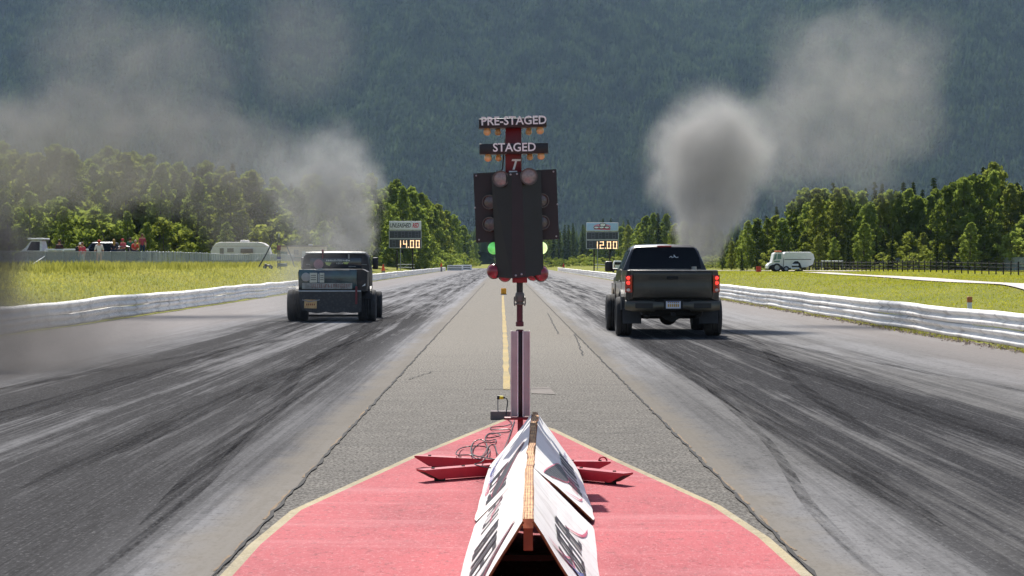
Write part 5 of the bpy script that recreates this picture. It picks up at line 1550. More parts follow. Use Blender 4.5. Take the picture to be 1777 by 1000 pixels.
for a_ in (('dark-haired person in a brown shirt leaning over the maroon truck bed', 103, Ys + .2, 0, 'stand', (72, 46, 44), (50, 46, 56), (60, 36, 30), False, None, 416, True),
           ('person in black shirt and white cap bending beside the maroon truck', 134, Ys - 2.2, 40, 'lean', (40, 38, 44), (60, 62, 74), (40, 30, 28), True, (236, 236, 236), 418, False),
           ('person in red and white striped top with pale shorts at the fence', 143, Ys - 3.6, -20, 'stand', (206, 70, 84), (196, 196, 190), (120, 82, 56), False, None, 421, False),
           ('person in white shirt and red cap standing beside the dark crew-cab', 172, Ys - 4.2, 15, 'stand', (232, 220, 214), (206, 150, 130), (96, 60, 44), False, (190, 60, 52), 417, False)):
    lab, u, Y, rz, pose, sh_, lg_, hr, sl, hat, vt, lng = a_
    x = (u - CU) * Y / FPX; zt = CAMH - (vt - CV) * Y / FPX; g = gz(x, Y)
    p = person(lab, (x, Y, g), R(rz), pose, sh_, lg_, hr, sl, hat, lng)
    hgt = {'stand': 1.74, 'lean': 1.56}[pose]; k = max(.8, min(1.12, (zt - g) / hgt)); p.scale = (k, k, k)
bed = gz(sx_(192), Ys + 2)
for a_ in (('blonde person in dark top sitting bent forward on the dark pickup bed', 199, Ys + 1.3, 0, 'sitlean', (50, 48, 62), (52, 56, 78), (196, 160, 96), True, None, .75, True),
           ('person in pink shirt and red cap sitting on the dark pickup bed', 214, Ys + 1.3, -25, 'sit', (214, 92, 104), (90, 84, 90), (80, 50, 40), False, (206, 40, 56), .78, False),
           ('person in green shirt sitting deeper in the dark pickup bed', 226, Ys + 2.6, 10, 'sit', (40, 124, 88), (60, 60, 70), (70, 52, 40), True, None, .86, False),
           ('person in orange-red shirt sitting low on the dark pickup bed', 233, Ys + 1.4, 30, 'sitlean', (226, 78, 66), (70, 70, 84), (214, 176, 150), False, None, .70, False)):
    lab, u, Y, rz, pose, sh_, lg_, hr, sl, hat, z, lng = a_
    p = person(lab, ((u - CU) * Y / FPX, Y, bed + z), R(rz), pose, sh_, lg_, hr, sl, hat, lng)
p = person('woman with long brown hair in plum top standing on the pickup tailgate', ((247 - CU) * (Ys + 1.5) / FPX, Ys + 1.5, bed + .70), R(15), 'stand', (168, 66, 82), (50, 60, 84), (96, 48, 36), False, None, True)
p.scale = (.98, .98, .98)

# ------------------------------------------------------------------ caravan, cabin, mast
YC = 213.0; kc = YC / FPX
def cx_(u): return (u - CU) * kc
def czz(v): return CAMH - (v - CV) * kc
gC = gz(cx_(420), YC)
t = thing('caravan', 'white round-ended caravan with brown door awning behind the fence', 'caravan', (cx_(420), YC, gC))
prof = []
Lh, Zt, Zb = 3.2, czz(420.5) - gC, .55
prof = [(-Lh + .1, Zb), (Lh - .2, Zb), (Lh, Zb + .35), (Lh - .06, 1.25), (Lh - .28, 2.0), (Lh - .75, Zt - .12), (Lh - 1.3, Zt), (-Lh + 1.0, Zt), (-Lh + .55, Zt - .14), (-Lh + .2, Zt - .55), (-Lh, 1.5), (-Lh, Zb + .4)]
M_cara = mat('caravan_white', (226, 220, 214), .45, vary=.04, dirt=(180, 166, 150), dirt_amt=.3)
mb = MB(); mb.loft([[(x * .985, -1.12 + .0, z * .99 + .01) for x, z in prof], [(x, -1.05, z) for x, z in prof], [(x, 1.05, z) for x, z in prof], [(x * .985, 1.12, z * .99 + .01) for x, z in prof]]); mb.build('body', M_cara, t)
def cwin(nm, u0, u1, v0, v1, m, d=.03):
    mb = MB(); mb.bbox_((cx_(u0) - cx_(420), -1.12 - d, czz(v1) - gC), (cx_(u1) - cx_(420), -1.11, czz(v0) - gC)); return mb.build(nm, m, t)
M_cwin = mat('caravan_window', (132, 124, 116), .2, coat=.4)
for u0, u1, v0, v1 in ((384, 391, 431, 443), (397, 408, 431, 438)):
    cwin('window_frame', u0 - .5, u1 + .5, v0 - .5, v1 + .5, M_cara, .04); cwin('window', u0, u1, v0, v1, M_cwin, .05)
cwin('door_awning', 420.5, 441, 432, 439, mat('awning_brown', (134, 118, 110), .8), .35); cwin('door', 423, 438, 439, 452, mat('door_pale', (206, 196, 188), .6), .03)
cwin('side_stripe', 371, 472, 427.2, 428, mat('stripe_tan', (196, 178, 160), .6), .012)
mb = MB(); mb.rbox((cx_(425) - cx_(420), 0, Zt + .1), (.9, .8, .24), .06); mb.build('roof_unit', M_cara, t, True)
for x in (-.3, .55):
    for y in (-.9, .9): side_wheel(t, x, y, .34, .22, M_galv)
mb = MB(); mb.box((0, 0, .5), (6.0, 1.6, .14)); mb.tube([(-3.1, .5, .5), (-4.2, 0, .5), (-3.1, -.5, .5)], .05, 6); mb.build('chassis', M_dark, t)
t = thing('site_cabin', 'long cream site cabin with dark eaves behind the hot rod', 'cabin', ((530 - CU) * 222 / FPX, 222, gz((530 - CU) * 222 / FPX, 222)))
k2 = 222 / FPX; g2 = t.location.z
def bx2(nm, u0, u1, v0, v1, y0, y1, m):
    mb = MB(); mb.bbox_(((u0 - 530) * k2, y0, CAMH - (v1 - CV) * k2 - g2), ((u1 - 530) * k2, y1, CAMH - (v0 - CV) * k2 - g2)); return mb.build(nm, m, t)
M_cab2 = mat('cabin_cream', (206, 190, 166), .7, vary=.08, dirt=(176, 176, 170), dirt_amt=.5, dirt_scale=.7)
bx2('wall', 487, 566, 428.5, 462, -1.2, 1.2, M_cab2); bx2('roof', 485.5, 567.5, 426.3, 428.4, -1.35, 1.35, mat('cabin_roof', (120, 108, 104), .7))
bx2('window', 489, 501, 437, 443, -1.24, -1.19, mat('cabin_window', (104, 120, 112), .3)); bx2('window', 512, 520, 434, 442, -1.24, -1.19, M_cwin); bx2('door', 526, 532, 436, 460, -1.24, -1.19, M_cara)
bx2('roof_unit', 536, 542, 423.5, 426.2, -.4, .4, M_cara); bx2('side_stripe', 487, 566, 447, 448.2, -1.22, -1.19, mat('stripe_green', (120, 140, 122), .6))
# lattice mast with guys
YM = 176.0; km = YM / FPX
gx = (484 - CU) * km; t = thing('floodlight_mast', 'dark lattice mast propped by two slanting legs beside the caravan', 'mast', (gx, YM, gz(gx, YM)))
def m3(u, v, y=0): return Vector(((u - 484) * km, y, CAMH - (v - CV) * km - t.location.z))
M_mast = mat('mast_dark', (44, 50, 60), .6)
mb = MB()
for dx, dy in ((-.11, -.11), (.11, -.11), (.11, .11), (-.11, .11)): mb.cyl((dx, dy, 0), (dx * .6, dy * .6, m3(484, 412).z), .03, n=6)
for i in range(9):
    za = m3(484, 412).z * i / 9; zb_ = m3(484, 412).z * (i + 1) / 9; s_ = 1 if i % 2 else -1
    mb.cyl((-.1 * s_, -.11, za), (.1 * s_, -.11, zb_), .014, n=5); mb.cyl((-.11, -.1 * s_, za), (-.11, .1 * s_, zb_), .014, n=5)
mb.build('lattice', M_mast, t)
mb = MB(); mb.cyl(m3(484, 412), m3(484, 405), .03, n=8); mb.build('mast_tip', M_white, t)
mb = MB(); mb.tube([m3(472.5, 420), m3(461, 443), m3(449, 463.5)], .06, 7); mb.build('prop_leg', M_mast, t)
mb = MB(); mb.tube([m3(498, 428), m3(505, 445), m3(511, 463)], .05, 7); mb.build('prop_leg', mat('prop_grey', (96, 100, 104), .6), t)
mb = MB(); mb.tube([m3(472.5, 420), m3(484, 415), m3(498, 428)], .025, 6); mb.build('stay_wire', M_mast, t)
for (v0, v1, m_) in ((426, 434, mat('mast_red_band', (120, 44, 52), .6)), (446, 450, mat('mast_blue_band', (60, 66, 130), .6)), (450.5, 452, M_white)):
    mb = MB(); a, b = m3(484, v0), m3(484, v1); mb.cyl(a, b, .17, n=10); mb.build('mast_collar', m_, t)
mb = MB(); a, b = m3(482, 457), m3(498, 463); mb.rbox(((a.x + b.x) / 2, .1, (a.z + b.z) / 2), (b.x - a.x, .5, a.z - b.z), .05); bxo = mb.build('base_box', mat('box_green_grey', (92, 108, 104), .7), t, True)
# little black quad
gx = (465 - CU) * 172 / FPX
t = thing('ride_on_mower', 'small black wheeled mower parked on the grass under the mast leg', 'mower', (gx, 172, gz(gx, 172)))
mb = MB(); mb.rbox((0, 0, .27), (.55, .45, .16), .05); mb.rbox((-.18, 0, .38), (.22, .3, .12), .04); mb.build('body', M_black, t, True)
mb = MB(); mb.tube([(.12, -.1, .33), (.2, -.1, .45), (.2, .1, .45), (.12, .1, .33)], .018, 6); mb.build('handlebar', M_steel, t)
for x in (-.26, .26):
    for y in (-.24, .24): side_wheel(t, x, y, .14, .12, M_galv)

# ------------------------------------------------------------------ street sweeper on the right
YW = 214.0; kw = YW / FPX
gx = (1368 - CU) * kw
t = thing('street_sweeper', 'white street sweeper truck with glazed cab parked before the sunlit wood', 'street sweeper', (gx, YW, gz(gx, YW)))
def w3(u, v): return ((u - 1368) * kw, CAMH - (v - CV) * kw - t.location.z)
M_sw = mat('sweeper_white', (226, 228, 228), .45, vary=.04, dirt=(190, 180, 172), dirt_amt=.3)
mb = MB(); mb.prism([w3(1330, 466), w3(1330, 461), w3(1334, 456.5), w3(1337.5, 456), w3(1341, 440), w3(1344, 438.5), w3(1355, 438.5), w3(1357, 441), w3(1357, 466)], -1.0, 1.0, 'xz'); mb.build('cab', M_sw, t)
mb = MB(); pr = [w3(1358, 466), w3(1358, 441), w3(1361, 437.5), w3(1404, 437.5), w3(1409, 441), w3(1411, 449), w3(1408, 459), w3(1398, 464)]
mb.loft([[(x, -1.05, z * .97 + .04) for x, z in pr], [(x, -.92, z) for x, z in pr], [(x, .92, z) for x, z in pr], [(x, 1.05, z * .97 + .04) for x, z in pr]]); mb.build('hopper', M_sw, t)
mb = MB(); a, b = w3(1359, 450), w3(1405, 451); mb.bbox_((a[0], -1.075, b[1]), (b[0], -1.04, a[1])); mb.build('body_stripe', M_trim, t)
M_sgl = mat('sweeper_glass', (96, 132, 128), .1, coat=.5)
for q in ([(1342.5, 442), (1346, 441), (1345, 450), (1340, 452)], [(1347.5, 441), (1353.5, 441), (1353.5, 450), (1346.5, 450)], [(1341, 453), (1351, 452.5), (1351, 455), (1341, 455)]):
    mb = MB(); mb.prism([w3(*p_) for p_ in q], -1.03, -1.005, 'xz'); mb.build('window', M_sgl, t)
mb = MB(); a = w3(1350, 436.5); mb.rbox((a[0], 0, a[1]), (.7, .6, .16), .04); mb.build('beacon', mat('beacon_amber', (206, 110, 70), .3), t, True)
mb = MB(); mb.prism([w3(1331, 468), w3(1333, 462), w3(1338, 459.5), w3(1350, 459.5), w3(1356, 463), w3(1358, 468)], -1.06, -1.01, 'xz'); mb.prism([w3(1371, 466), w3(1373, 457), w3(1377, 453.5), w3(1382, 453.5), w3(1386, 457), w3(1389, 466)], -1.10, -1.045, 'xz'); mb.build('wheel_arch', M_dark, t)
wz = .42
for u, r_ in ((1346, .44), (1362, .30)):
    for s_ in (-1, 1): side_wheel(t, w3(u, 460)[0], s_ * 1.02, r_, .26, M_galv)
mb = MB(); a = w3(1377, 460); mb.cyl((a[0] - .3, -1.12, a[1]), (a[0] + .35, -1.12, a[1]), .12, n=10); mb.rbox((a[0], -1.12, a[1] - .35), (.9, .2, .2), .04); mb.build('suction_unit', M_sw, t, True)
mb = MB(); mb.lathe([(.0, .0), (.42, -.1), (.46, -.24), (.1, -.26)], (w3(1384, 460)[0], -.9, .27), (0, 0, 1), 18); mb.build('brush', M_trim, t, True)
gx = (1316.5 - CU) * 210 / FPX
t = thing('fuel_drum', 'small red drum standing on the grass ahead of the street sweeper', 'drum', (gx, 210, gz(gx, 210)))
mb = MB(); mb.lathe([(0, 0), (.26, 0), (.27, .02), (.26, .04), (.26, .2), (.275, .22), (.26, .24), (.26, .42), (.275, .44), (.26, .46), (.26, .6), (.27, .62), (0, .62)], (0, 0, 0), (0, 0, 1), 22); mb.build('drum', mat('drum_red', (206, 58, 44), .5), t, True)
mb = MB(); mb.cyl((.12, 0, .62), (.12, 0, .66), .04, n=8); mb.build('bung', M_dark, t)
# marker post on the right-hand grass
x, Y = 11.5, 49.2
t = thing('marker_post', 'short timing sensor post with orange top in grass behind the guard rail', 'marker post', (x, Y, gz(x, Y)))
zt = CAMH - (515 - CV) * Y / FPX - t.location.z
mb = MB(); mb.rbox((0, 0, zt * .35), (.07, .07, zt * .7), .01); mb.build('stem', M_trim, t)
mb = MB(); mb.rbox((0, 0, zt * .66), (.10, .10, zt * .30), .01); mb.build('white_band', M_white, t)
mb = MB(); mb.rbox((0, 0, zt * .9), (.12, .12, zt * .2), .02); mb.build('cap', mat('post_orange', (190, 116, 66), .6), t)
# cones along the left rail and a red one at the far end of the right rail
def cone(label, u, v, Y, h, col):
    x = (u - CU) * Y / FPX; z = max(gz(x, Y), CAMH - (v - CV) * Y / FPX)
    t = thing('traffic_cone', label, 'traffic cone', (x, Y, gz(x, Y)))
    z = z - t.location.z
    mb = MB(); mb.lathe([(0, h), (.045, h), (.07, h * .8), (.17, .06), (.0, .06)], (0, 0, z), (0, 0, 1), 16); mb.build('cone', col, t, True)
    mb = MB(); mb.rbox((0, 0, z + .02), (h * .7, h * .7, .06), .02); mb.build('base', col, t)
    if z > .08:
        mb = MB(); mb.rbox((0, 0, z / 2 - .02), (.3, .3, z + .02), .02); mb.build('plinth', M_conc, t)
M_or = mat('cone_orange', (232, 84, 36), .6)
cone('orange cone behind the rail, beside the hot rod mirror', 665, 470, 186, .62, M_or)
cone('tiny orange cone below the dark trees past the UNLEASHED scoreboard', 766, 462.5, 330, .6, M_or)
cone('tiny red cone at the far end of the rail near the 12.00 scoreboard', 978, 463.5, 330, .6, mat('cone_red', (206, 44, 44), .6))
# concrete end barriers of the left rail
for i, (u, v) in enumerate(((790, 470), (806, 468.5))):
    Y = 372 + 34 * i; x = (u - CU) * Y / FPX
    t = thing('concrete_barrier', ['white concrete barrier block ending the hot rod guard rail', 'white concrete barrier block standing last before the green verge'][i], 'barrier', (x, Y, 0), 0, 'barrier blocks at the rail end')
    mb = MB(); mb.prism([(-1.5, .02), (1.5, .02), (1.5, 1.05), (-1.5, 1.05)], -.2, .2, 'xz'); mb.build('block', M_white, t)
    for z in (.33, .72):
        mb = MB(); mb.bbox_((-1.3, -.23, z - .07), (1.2, -.19, z + .07)); mb.build('slot', M_dark, t)
# white van beyond, near the right scoreboard
YV = 262; gx = (1071 - CU) * YV / FPX
t = thing('white_van', 'small white van glimpsed just beyond the pickup mirror', 'van', (gx, YV, gz(gx, YV)))
mb = MB(); mb.loft([[(-.5, y, .35), (.55, y, .35), (.55, y, 1.2), (.45, y, zt_), (-.4, y, zt_), (-.5, y, 1.2)] for y, zt_ in ((-1.2, 1.45), (-1.1, 1.55), (.6, 1.55), (1.1, 1.1), (1.7, .95))]); mb.build('body', M_white, t)
mb = MB(); mb.bbox_((-.42, -1.23, 1.0), (.46, -1.19, 1.35)); mb.build('rear_window', M_glass, t)
for s_ in (-1, 1):
    mb = MB(); mb.bbox_((s_ * .48, -1.23, .7), (s_ * .38, -1.2, .95)); mb.build('tail_light', M_lampdim, t)
    for y in (-.7, 1.1): wheel(t, (s_ * .5, y, .28), .28, .18, s_, M_rubber, M_galv, n=18)
# ------------------------------------------------------------------ trees
M_bark = mat('bark_grey', (92, 84, 76), .95, vary=.3, scale=12, bump=.4)
M_bark2 = mat('bark_dark', (52, 44, 38), .95, vary=.3, scale=12)
LEAFS = [leaf_mat('leaf_birch', (.09, .14, .026), (.29, .36, .085), .56),
         leaf_mat('leaf_cottonwood', (.07, .115, .024), (.225, .30, .07), .54),
         leaf_mat('leaf_yellowish', (.11, .145, .025), (.31, .34, .085), .55),
         leaf_mat('needle_spruce', (.013, .030, .014), (.036, .062, .022), .18)]
def quads_mesh(name, C, D, N_, L_, W_, m):
    """many leaf blades: centre C, direction D, side N_"""
    n = len(C)
    V = np.empty((n, 4, 3))
    V[:, 0] = C - D * L_[:, None]; V[:, 1] = C + N_ * W_[:, None]; V[:, 2] = C + D * L_[:, None]; V[:, 3] = C - N_ * W_[:, None]
    me = bpy.data.meshes.new(name)
    me.vertices.add(n * 4); me.vertices.foreach_set('co', V.ravel())
    me.loops.add(n * 4); me.loops.foreach_set('vertex_index', np.arange(n * 4))
    me.polygons.add(n); me.polygons.foreach_set('loop_start', np.arange(0, n * 4, 4)); me.polygons.foreach_set('loop_total', np.full(n, 4))
    me.update(calc_edges=True); me.materials.append(m)
    return me
def unit(v):
    return v / np.maximum(np.linalg.norm(v, axis=-1, keepdims=True), 1e-6)
def decid(seed, h, spread, low, leaf, nclump, per, lsize):
    r = np.random.default_rng(seed); rp = random.Random(seed)
    mb = MB()
    lean = (rp.uniform(-.4, .4), rp.uniform(-.4, .4))
    trunk = [Vector((lean[0] * f * f, lean[1] * f * f, h * f * .93)) for f in [i / 8 for i in range(9)]]
    mb.tube(trunk, [.016 * h * (1 - .88 * i / 8) for i in range(9)], 8)
    cl = []
    for i in range(nclump):
        f = low + (1 - low) * (i + rp.random()) / nclump
        g = (f - low) / (1 - low)
        rad = spread * (math.sin(PI * min(1, (g * .82 + .16))) ** .75) * (1.06 - .22 * g) * rp.uniform(.35, 1.1)
        a = i * 2.4 + rp.uniform(-.5, .5)
        c = Vector((lean[0] * f * f + rad * math.cos(a), lean[1] * f * f + rad * math.sin(a), h * f))
        cl.append((c, spread * rp.uniform(.17, .36) * (1.15 - .5 * g)))
        if i % 2 == 0:
            b = Vector((lean[0] * f * f, lean[1] * f * f, max(.6, h * f - rad * .8 - .3)))
            mid = b.lerp(c, .5) + Vector((0, 0, .12 * rad))
            mb.tube([b, mid, c], [.006 * h * (1.1 - f), .004 * h * (1.1 - f), .0012 * h], 5)
    cl.append((Vector((lean[0], lean[1], h * .985)), spread * .16))
    tk = mb.build('trunk', M_bark, None, 'full'); COL.objects.unlink(tk)
    C = []
    for c, s_ in cl:
        k = int(per * rp.uniform(.6, 1.3))
        d = unit(r.normal(0, 1, (k, 3))) * (r.random((k, 1)) ** .45) * np.array([s_ * 1.15, s_ * 1.15, s_ * .85])
        C.append(np.array(c)[None] + d)
    C = np.concatenate(C); n = len(C)
    D = unit(r.normal(0, 1, (n, 3)) + np.array([0, 0, -.35])); N_ = unit(np.cross(D, r.normal(0, 1, (n, 3))))
    L_ = lsize * r.uniform(.6, 1.3, n); W_ = L_ * r.uniform(.45, .7, n)
    return tk.data, quads_mesh('crown', C, D, N_, L_, W_, leaf)
def spruce(seed, h, rad, leaf):
    r = np.random.default_rng(seed); rp = random.Random(seed)
    mb = MB(); mb.tube([(0, 0, h * f) for f in (0, .3, .6, .85, .99)], [.013 * h, .010 * h, .006 * h, .003 * h, .001 * h], 7)
    tk = mb.build('trunk', M_bark2, None, 'full'); COL.objects.unlink(tk)
    C, D, N_, L_, W_ = [], [], [], [], []
    lv = 34
    for i in range(lv):
        f = .06 + .93 * i / lv; z = h * f; R_ = rad * (1 - f) ** .85 * rp.uniform(.75, 1.15) + .12
        for k in range(int(6 + 5 * (1 - f))):
            a = rp.uniform(0, 2 * PI); ln = R_ * rp.uniform(.65, 1.1)
            for q in range(5):
                g = (q + .6) / 5; p = np.array([ln * g * math.cos(a), ln * g * math.sin(a), z - ln * .32 * g * g + rp.uniform(-.12, .12)])
                C.append(p); D.append([math.cos(a + rp.uniform(-.8, .8)), math.sin(a + rp.uniform(-.8, .8)), -.45 + rp.uniform(-.3, .2)]); N_.append([rp.gauss(0, 1), rp.gauss(0, 1), rp.gauss(0, .5)])
                L_.append(.32 * rp.uniform(.7, 1.2) * (.6 + .5 * (1 - f))); W_.append(L_[-1] * .38)
    D = unit(np.array(D)); N_ = unit(np.cross(D, np.array(N_)))
    return tk.data, quads_mesh('crown', np.array(C), D, N_, np.array(L_), np.array(W_), leaf)
PROTO = {
    'birch': [decid(1, 12, 2.4, .10, LEAFS[0], 62, 85, .235), decid(2, 12, 2.0, .14, LEAFS[0], 58, 85, .225), decid(3, 12, 2.6, .08, LEAFS[2], 64, 85, .235)],
    'cotton': [decid(4, 12, 2.7, .06, LEAFS[1], 66, 85, .24), decid(5, 12, 2.3, .10, LEAFS[1], 60, 85, .235)],
    'spruce': [spruce(6, 12, 1.9, LEAFS[3]), spruce(7, 12, 1.5, LEAFS[3])],
    'bush': [decid(8, 2.4, 1.3, .08, LEAFS[0], 18, 60, .12), decid(9, 2.2, 1.5, .05, LEAFS[2], 18, 60, .12)],
}
NAME = {'birch': 'birch_tree', 'cotton': 'cottonwood_tree', 'spruce': 'spruce_tree', 'bush': 'bush'}
HB = {'birch': 12.0, 'cotton': 12.0, 'spruce': 12.0, 'bush': 2.3}
TR = random.Random(77)
def tree(kind, x, y, h, label, group, wide=1.0):
    g = gz(x, y)
    t = thing(NAME[kind], label, 'tree' if kind != 'bush' else 'bush', (x, y, g - .05), TR.uniform(0, 2 * PI), group)
    k = h / HB[kind]; w = k * wide * TR.uniform(.88, 1.15)
    t.scale = (w, w, k)
    tk, cr = TR.choice(PROTO[kind])
    a = bpy.data.objects.new('trunk', tk); COL.objects.link(a); a.parent = t
    b = bpy.data.objects.new('crown', cr); COL.objects.link(b); b.parent = t
    return t
def row(us, Yf, topf, kinds, label, group, wide=1.0, jit=13):
    for u in us:
        u = u + TR.uniform(-4, 4); Y = Yf(u) * TR.uniform(.97, 1.03)
        x = (u - CU) * Y / FPX; v = topf(u) + TR.uniform(-jit, jit * 1.6)
        kd = TR.choice(kinds); h = CAMH - (v - CV) * Y / FPX - gz(x, Y)
        if kd == 'spruce': h *= 1.04
        tree(kd, x, Y, max(2, h), label[kd], group, wide)
ip = lambda xs_, ys_: (lambda u: float(np.interp(u, xs_, ys_)))
# left wood
lt = ip([-80, 0, 50, 200, 300, 350, 400, 480, 560, 640], [268, 262, 258, 274, 300, 292, 300, 312, 315, 320])
row(range(-60, 622, 20), lambda u: 252, lt, ['birch', 'cotton', 'birch'], {'birch': 'leafy birch standing in the wood behind the caravan and spectators, tall rank', 'cotton': 'dark-leaved cottonwood standing in the wood behind the caravan and spectators'}, 'wood behind the caravan', 1.0)
row(range(-50, 650, 24), lambda u: 285, lambda u: lt(u) - 6, ['cotton', 'birch', 'spruce', 'cotton'], {'birch': 'leafy birch in the back rank of the wood behind the caravan', 'cotton': 'cottonwood in the back rank of the wood behind the caravan', 'spruce': 'narrow spruce in the back rank of the wood behind the caravan'}, 'back rank of the wood behind the caravan', 1.0)
row(range(-20, 590, 34), lambda u: 236, ip([-40, 90, 130, 240, 640], [350, 345, 360, 372, 385]), ['birch', 'bush', 'birch'], {'birch': 'young bright birch at the sunny edge of the wood behind the spectators', 'bush': 'rounded leafy bush at the edge of the wood behind the caravan'}, 'young growth edging the wood', 1.15, 14)
# left wood running away past the scoreboard
row(range(642, 826, 11), lambda u: float(np.interp(u, [640, 700, 740, 760, 800, 830], [328, 345, 380, 450, 600, 800])), ip([640, 660, 705, 730, 745, 790, 815, 830], [345, 322, 318, 338, 352, 380, 404, 438]), ['birch', 'cotton', 'birch', 'cotton'],
    {'birch': 'leafy birch in the line receding behind the UNLEASHED scoreboard', 'cotton': 'cottonwood in the line receding behind the UNLEASHED scoreboard'}, 'trees receding behind the UNLEASHED scoreboard', .95, 8)
row(range(640, 830, 14), lambda u: float(np.interp(u, [640, 700, 760, 800, 830], [350, 385, 500, 680, 860])), ip([640, 700, 745, 790, 815, 830], [335, 326, 350, 376, 400, 434]), ['cotton', 'spruce', 'cotton'],
    {'cotton': 'cottonwood in the shaded rank behind the UNLEASHED scoreboard trees', 'spruce': 'thin dark spruce rising behind the UNLEASHED scoreboard'}, 'shaded rank behind the UNLEASHED scoreboard', .9, 8)
row(range(636, 830, 12), lambda u: float(np.interp(u, [640, 660, 700, 760, 800, 830], [322, 330, 336, 400, 520, 640])), ip([640, 700, 830], [428, 430, 448]), ['bush'], {'bush': 'low leafy bush along the verge below the UNLEASHED scoreboard'}, 'bushes below the UNLEASHED scoreboard', 1.4, 7)
# right wood
rt = ip([1240, 1262, 1300, 1350, 1400, 1450, 1500, 1560, 1620, 1660, 1700, 1722, 1745, 1777, 1850], [420, 408, 388, 368, 344, 334, 340, 336, 330, 322, 302, 290, 318, 326, 318])
row(range(1255, 1850, 15), lambda u: 246, rt, ['birch', 'cotton', 'birch'], {'birch': 'sunlit birch in the wood behind the street sweeper and post fence', 'cotton': 'dark-leaved cottonwood in the wood behind the street sweeper and post fence'}, 'wood behind the street sweeper', .95, 10)
row(range(1330, 1860, 17), lambda u: 268, lambda u: rt(u) - 12, ['spruce', 'spruce', 'spruce', 'birch'], {'birch': 'birch in the second rank of the sweeper wood', 'cotton': 'cottonwood in the second rank of the sweeper wood', 'spruce': 'dark pointed spruce rising among birches in the sweeper wood'}, 'second rank of the sweeper wood', 1.0, 10)
row(range(1290, 1850, 26), lambda u: 236, ip([1240, 1400, 1500, 1850], [432, 405, 398, 392]), ['birch', 'spruce', 'bush'], {'birch': 'low young birch at the sunny front of the sweeper wood', 'spruce': 'small dark spruce at the sunny front of the sweeper wood', 'bush': 'bright bush at the foot of the sweeper wood'}, 'young growth before the sweeper wood', 1.1, 12)
for (u, Y, v, kd, lab) in ((1722, 258, 284, 'birch', 'tallest slim birch standing above the sweeper wood'), (1691, 262, 296, 'spruce', 'tall dark spruce beside the tallest slim birch'), (1738, 262, 294, 'spruce', 'dark spruce just past the tallest slim birch'), (1765, 250, 312, 'spruce', 'broad dark spruce last in the sweeper wood'), (1455, 262, 330, 'spruce', 'dark spruce spire above the post fence start'), (110, 222, 360, 'birch', 'pale young birch standing alone behind the maroon pickup')):
    x = (u - CU) * Y / FPX; tree(kd, x, Y, CAMH - (v - CV) * Y / FPX - gz(x, Y), lab, None, 1.0)
# centre trees at the far end
row(range(948, 1120, 10), lambda u: 720, ip([940, 1000, 1060, 1120], [398, 388, 386, 392]), ['spruce', 'cotton', 'spruce'], {'cotton': 'hazy broadleaf tree at the far end behind the 12.00 scoreboard', 'spruce': 'hazy spruce at the far end behind the 12.00 scoreboard'}, 'trees at the far end of the strip', 1.0, 7)
row(range(1080, 1290, 13), lambda u: float(np.interp(u, [1080, 1180, 1290], [560, 430, 330])), ip([1080, 1130, 1180, 1250, 1290], [400, 378, 384, 400, 408]), ['cotton', 'birch', 'spruce'], {'cotton': 'cottonwood in the line between the 12.00 scoreboard and the smoke', 'birch': 'birch in the line between the 12.00 scoreboard and the smoke', 'spruce': 'spruce in the line between the 12.00 scoreboard and the smoke'}, 'trees between the 12.00 scoreboard and the smoke', 1.0, 9)
row(range(950, 1300, 14), lambda u: float(np.interp(u, [950, 1100, 1300], [560, 400, 280])), lambda u: 446, ['bush'], {'bush': 'low green bush along the far verge beneath the 12.00 scoreboard'}, 'bushes along the far verge', 1.9, 4)
row(range(1500, 1790, 30), lambda u: 240, lambda u: 452, ['bush'], {'bush': 'low sunlit bush growing just behind the dark post fence'}, 'bushes behind the post fence', 1.6, 4)

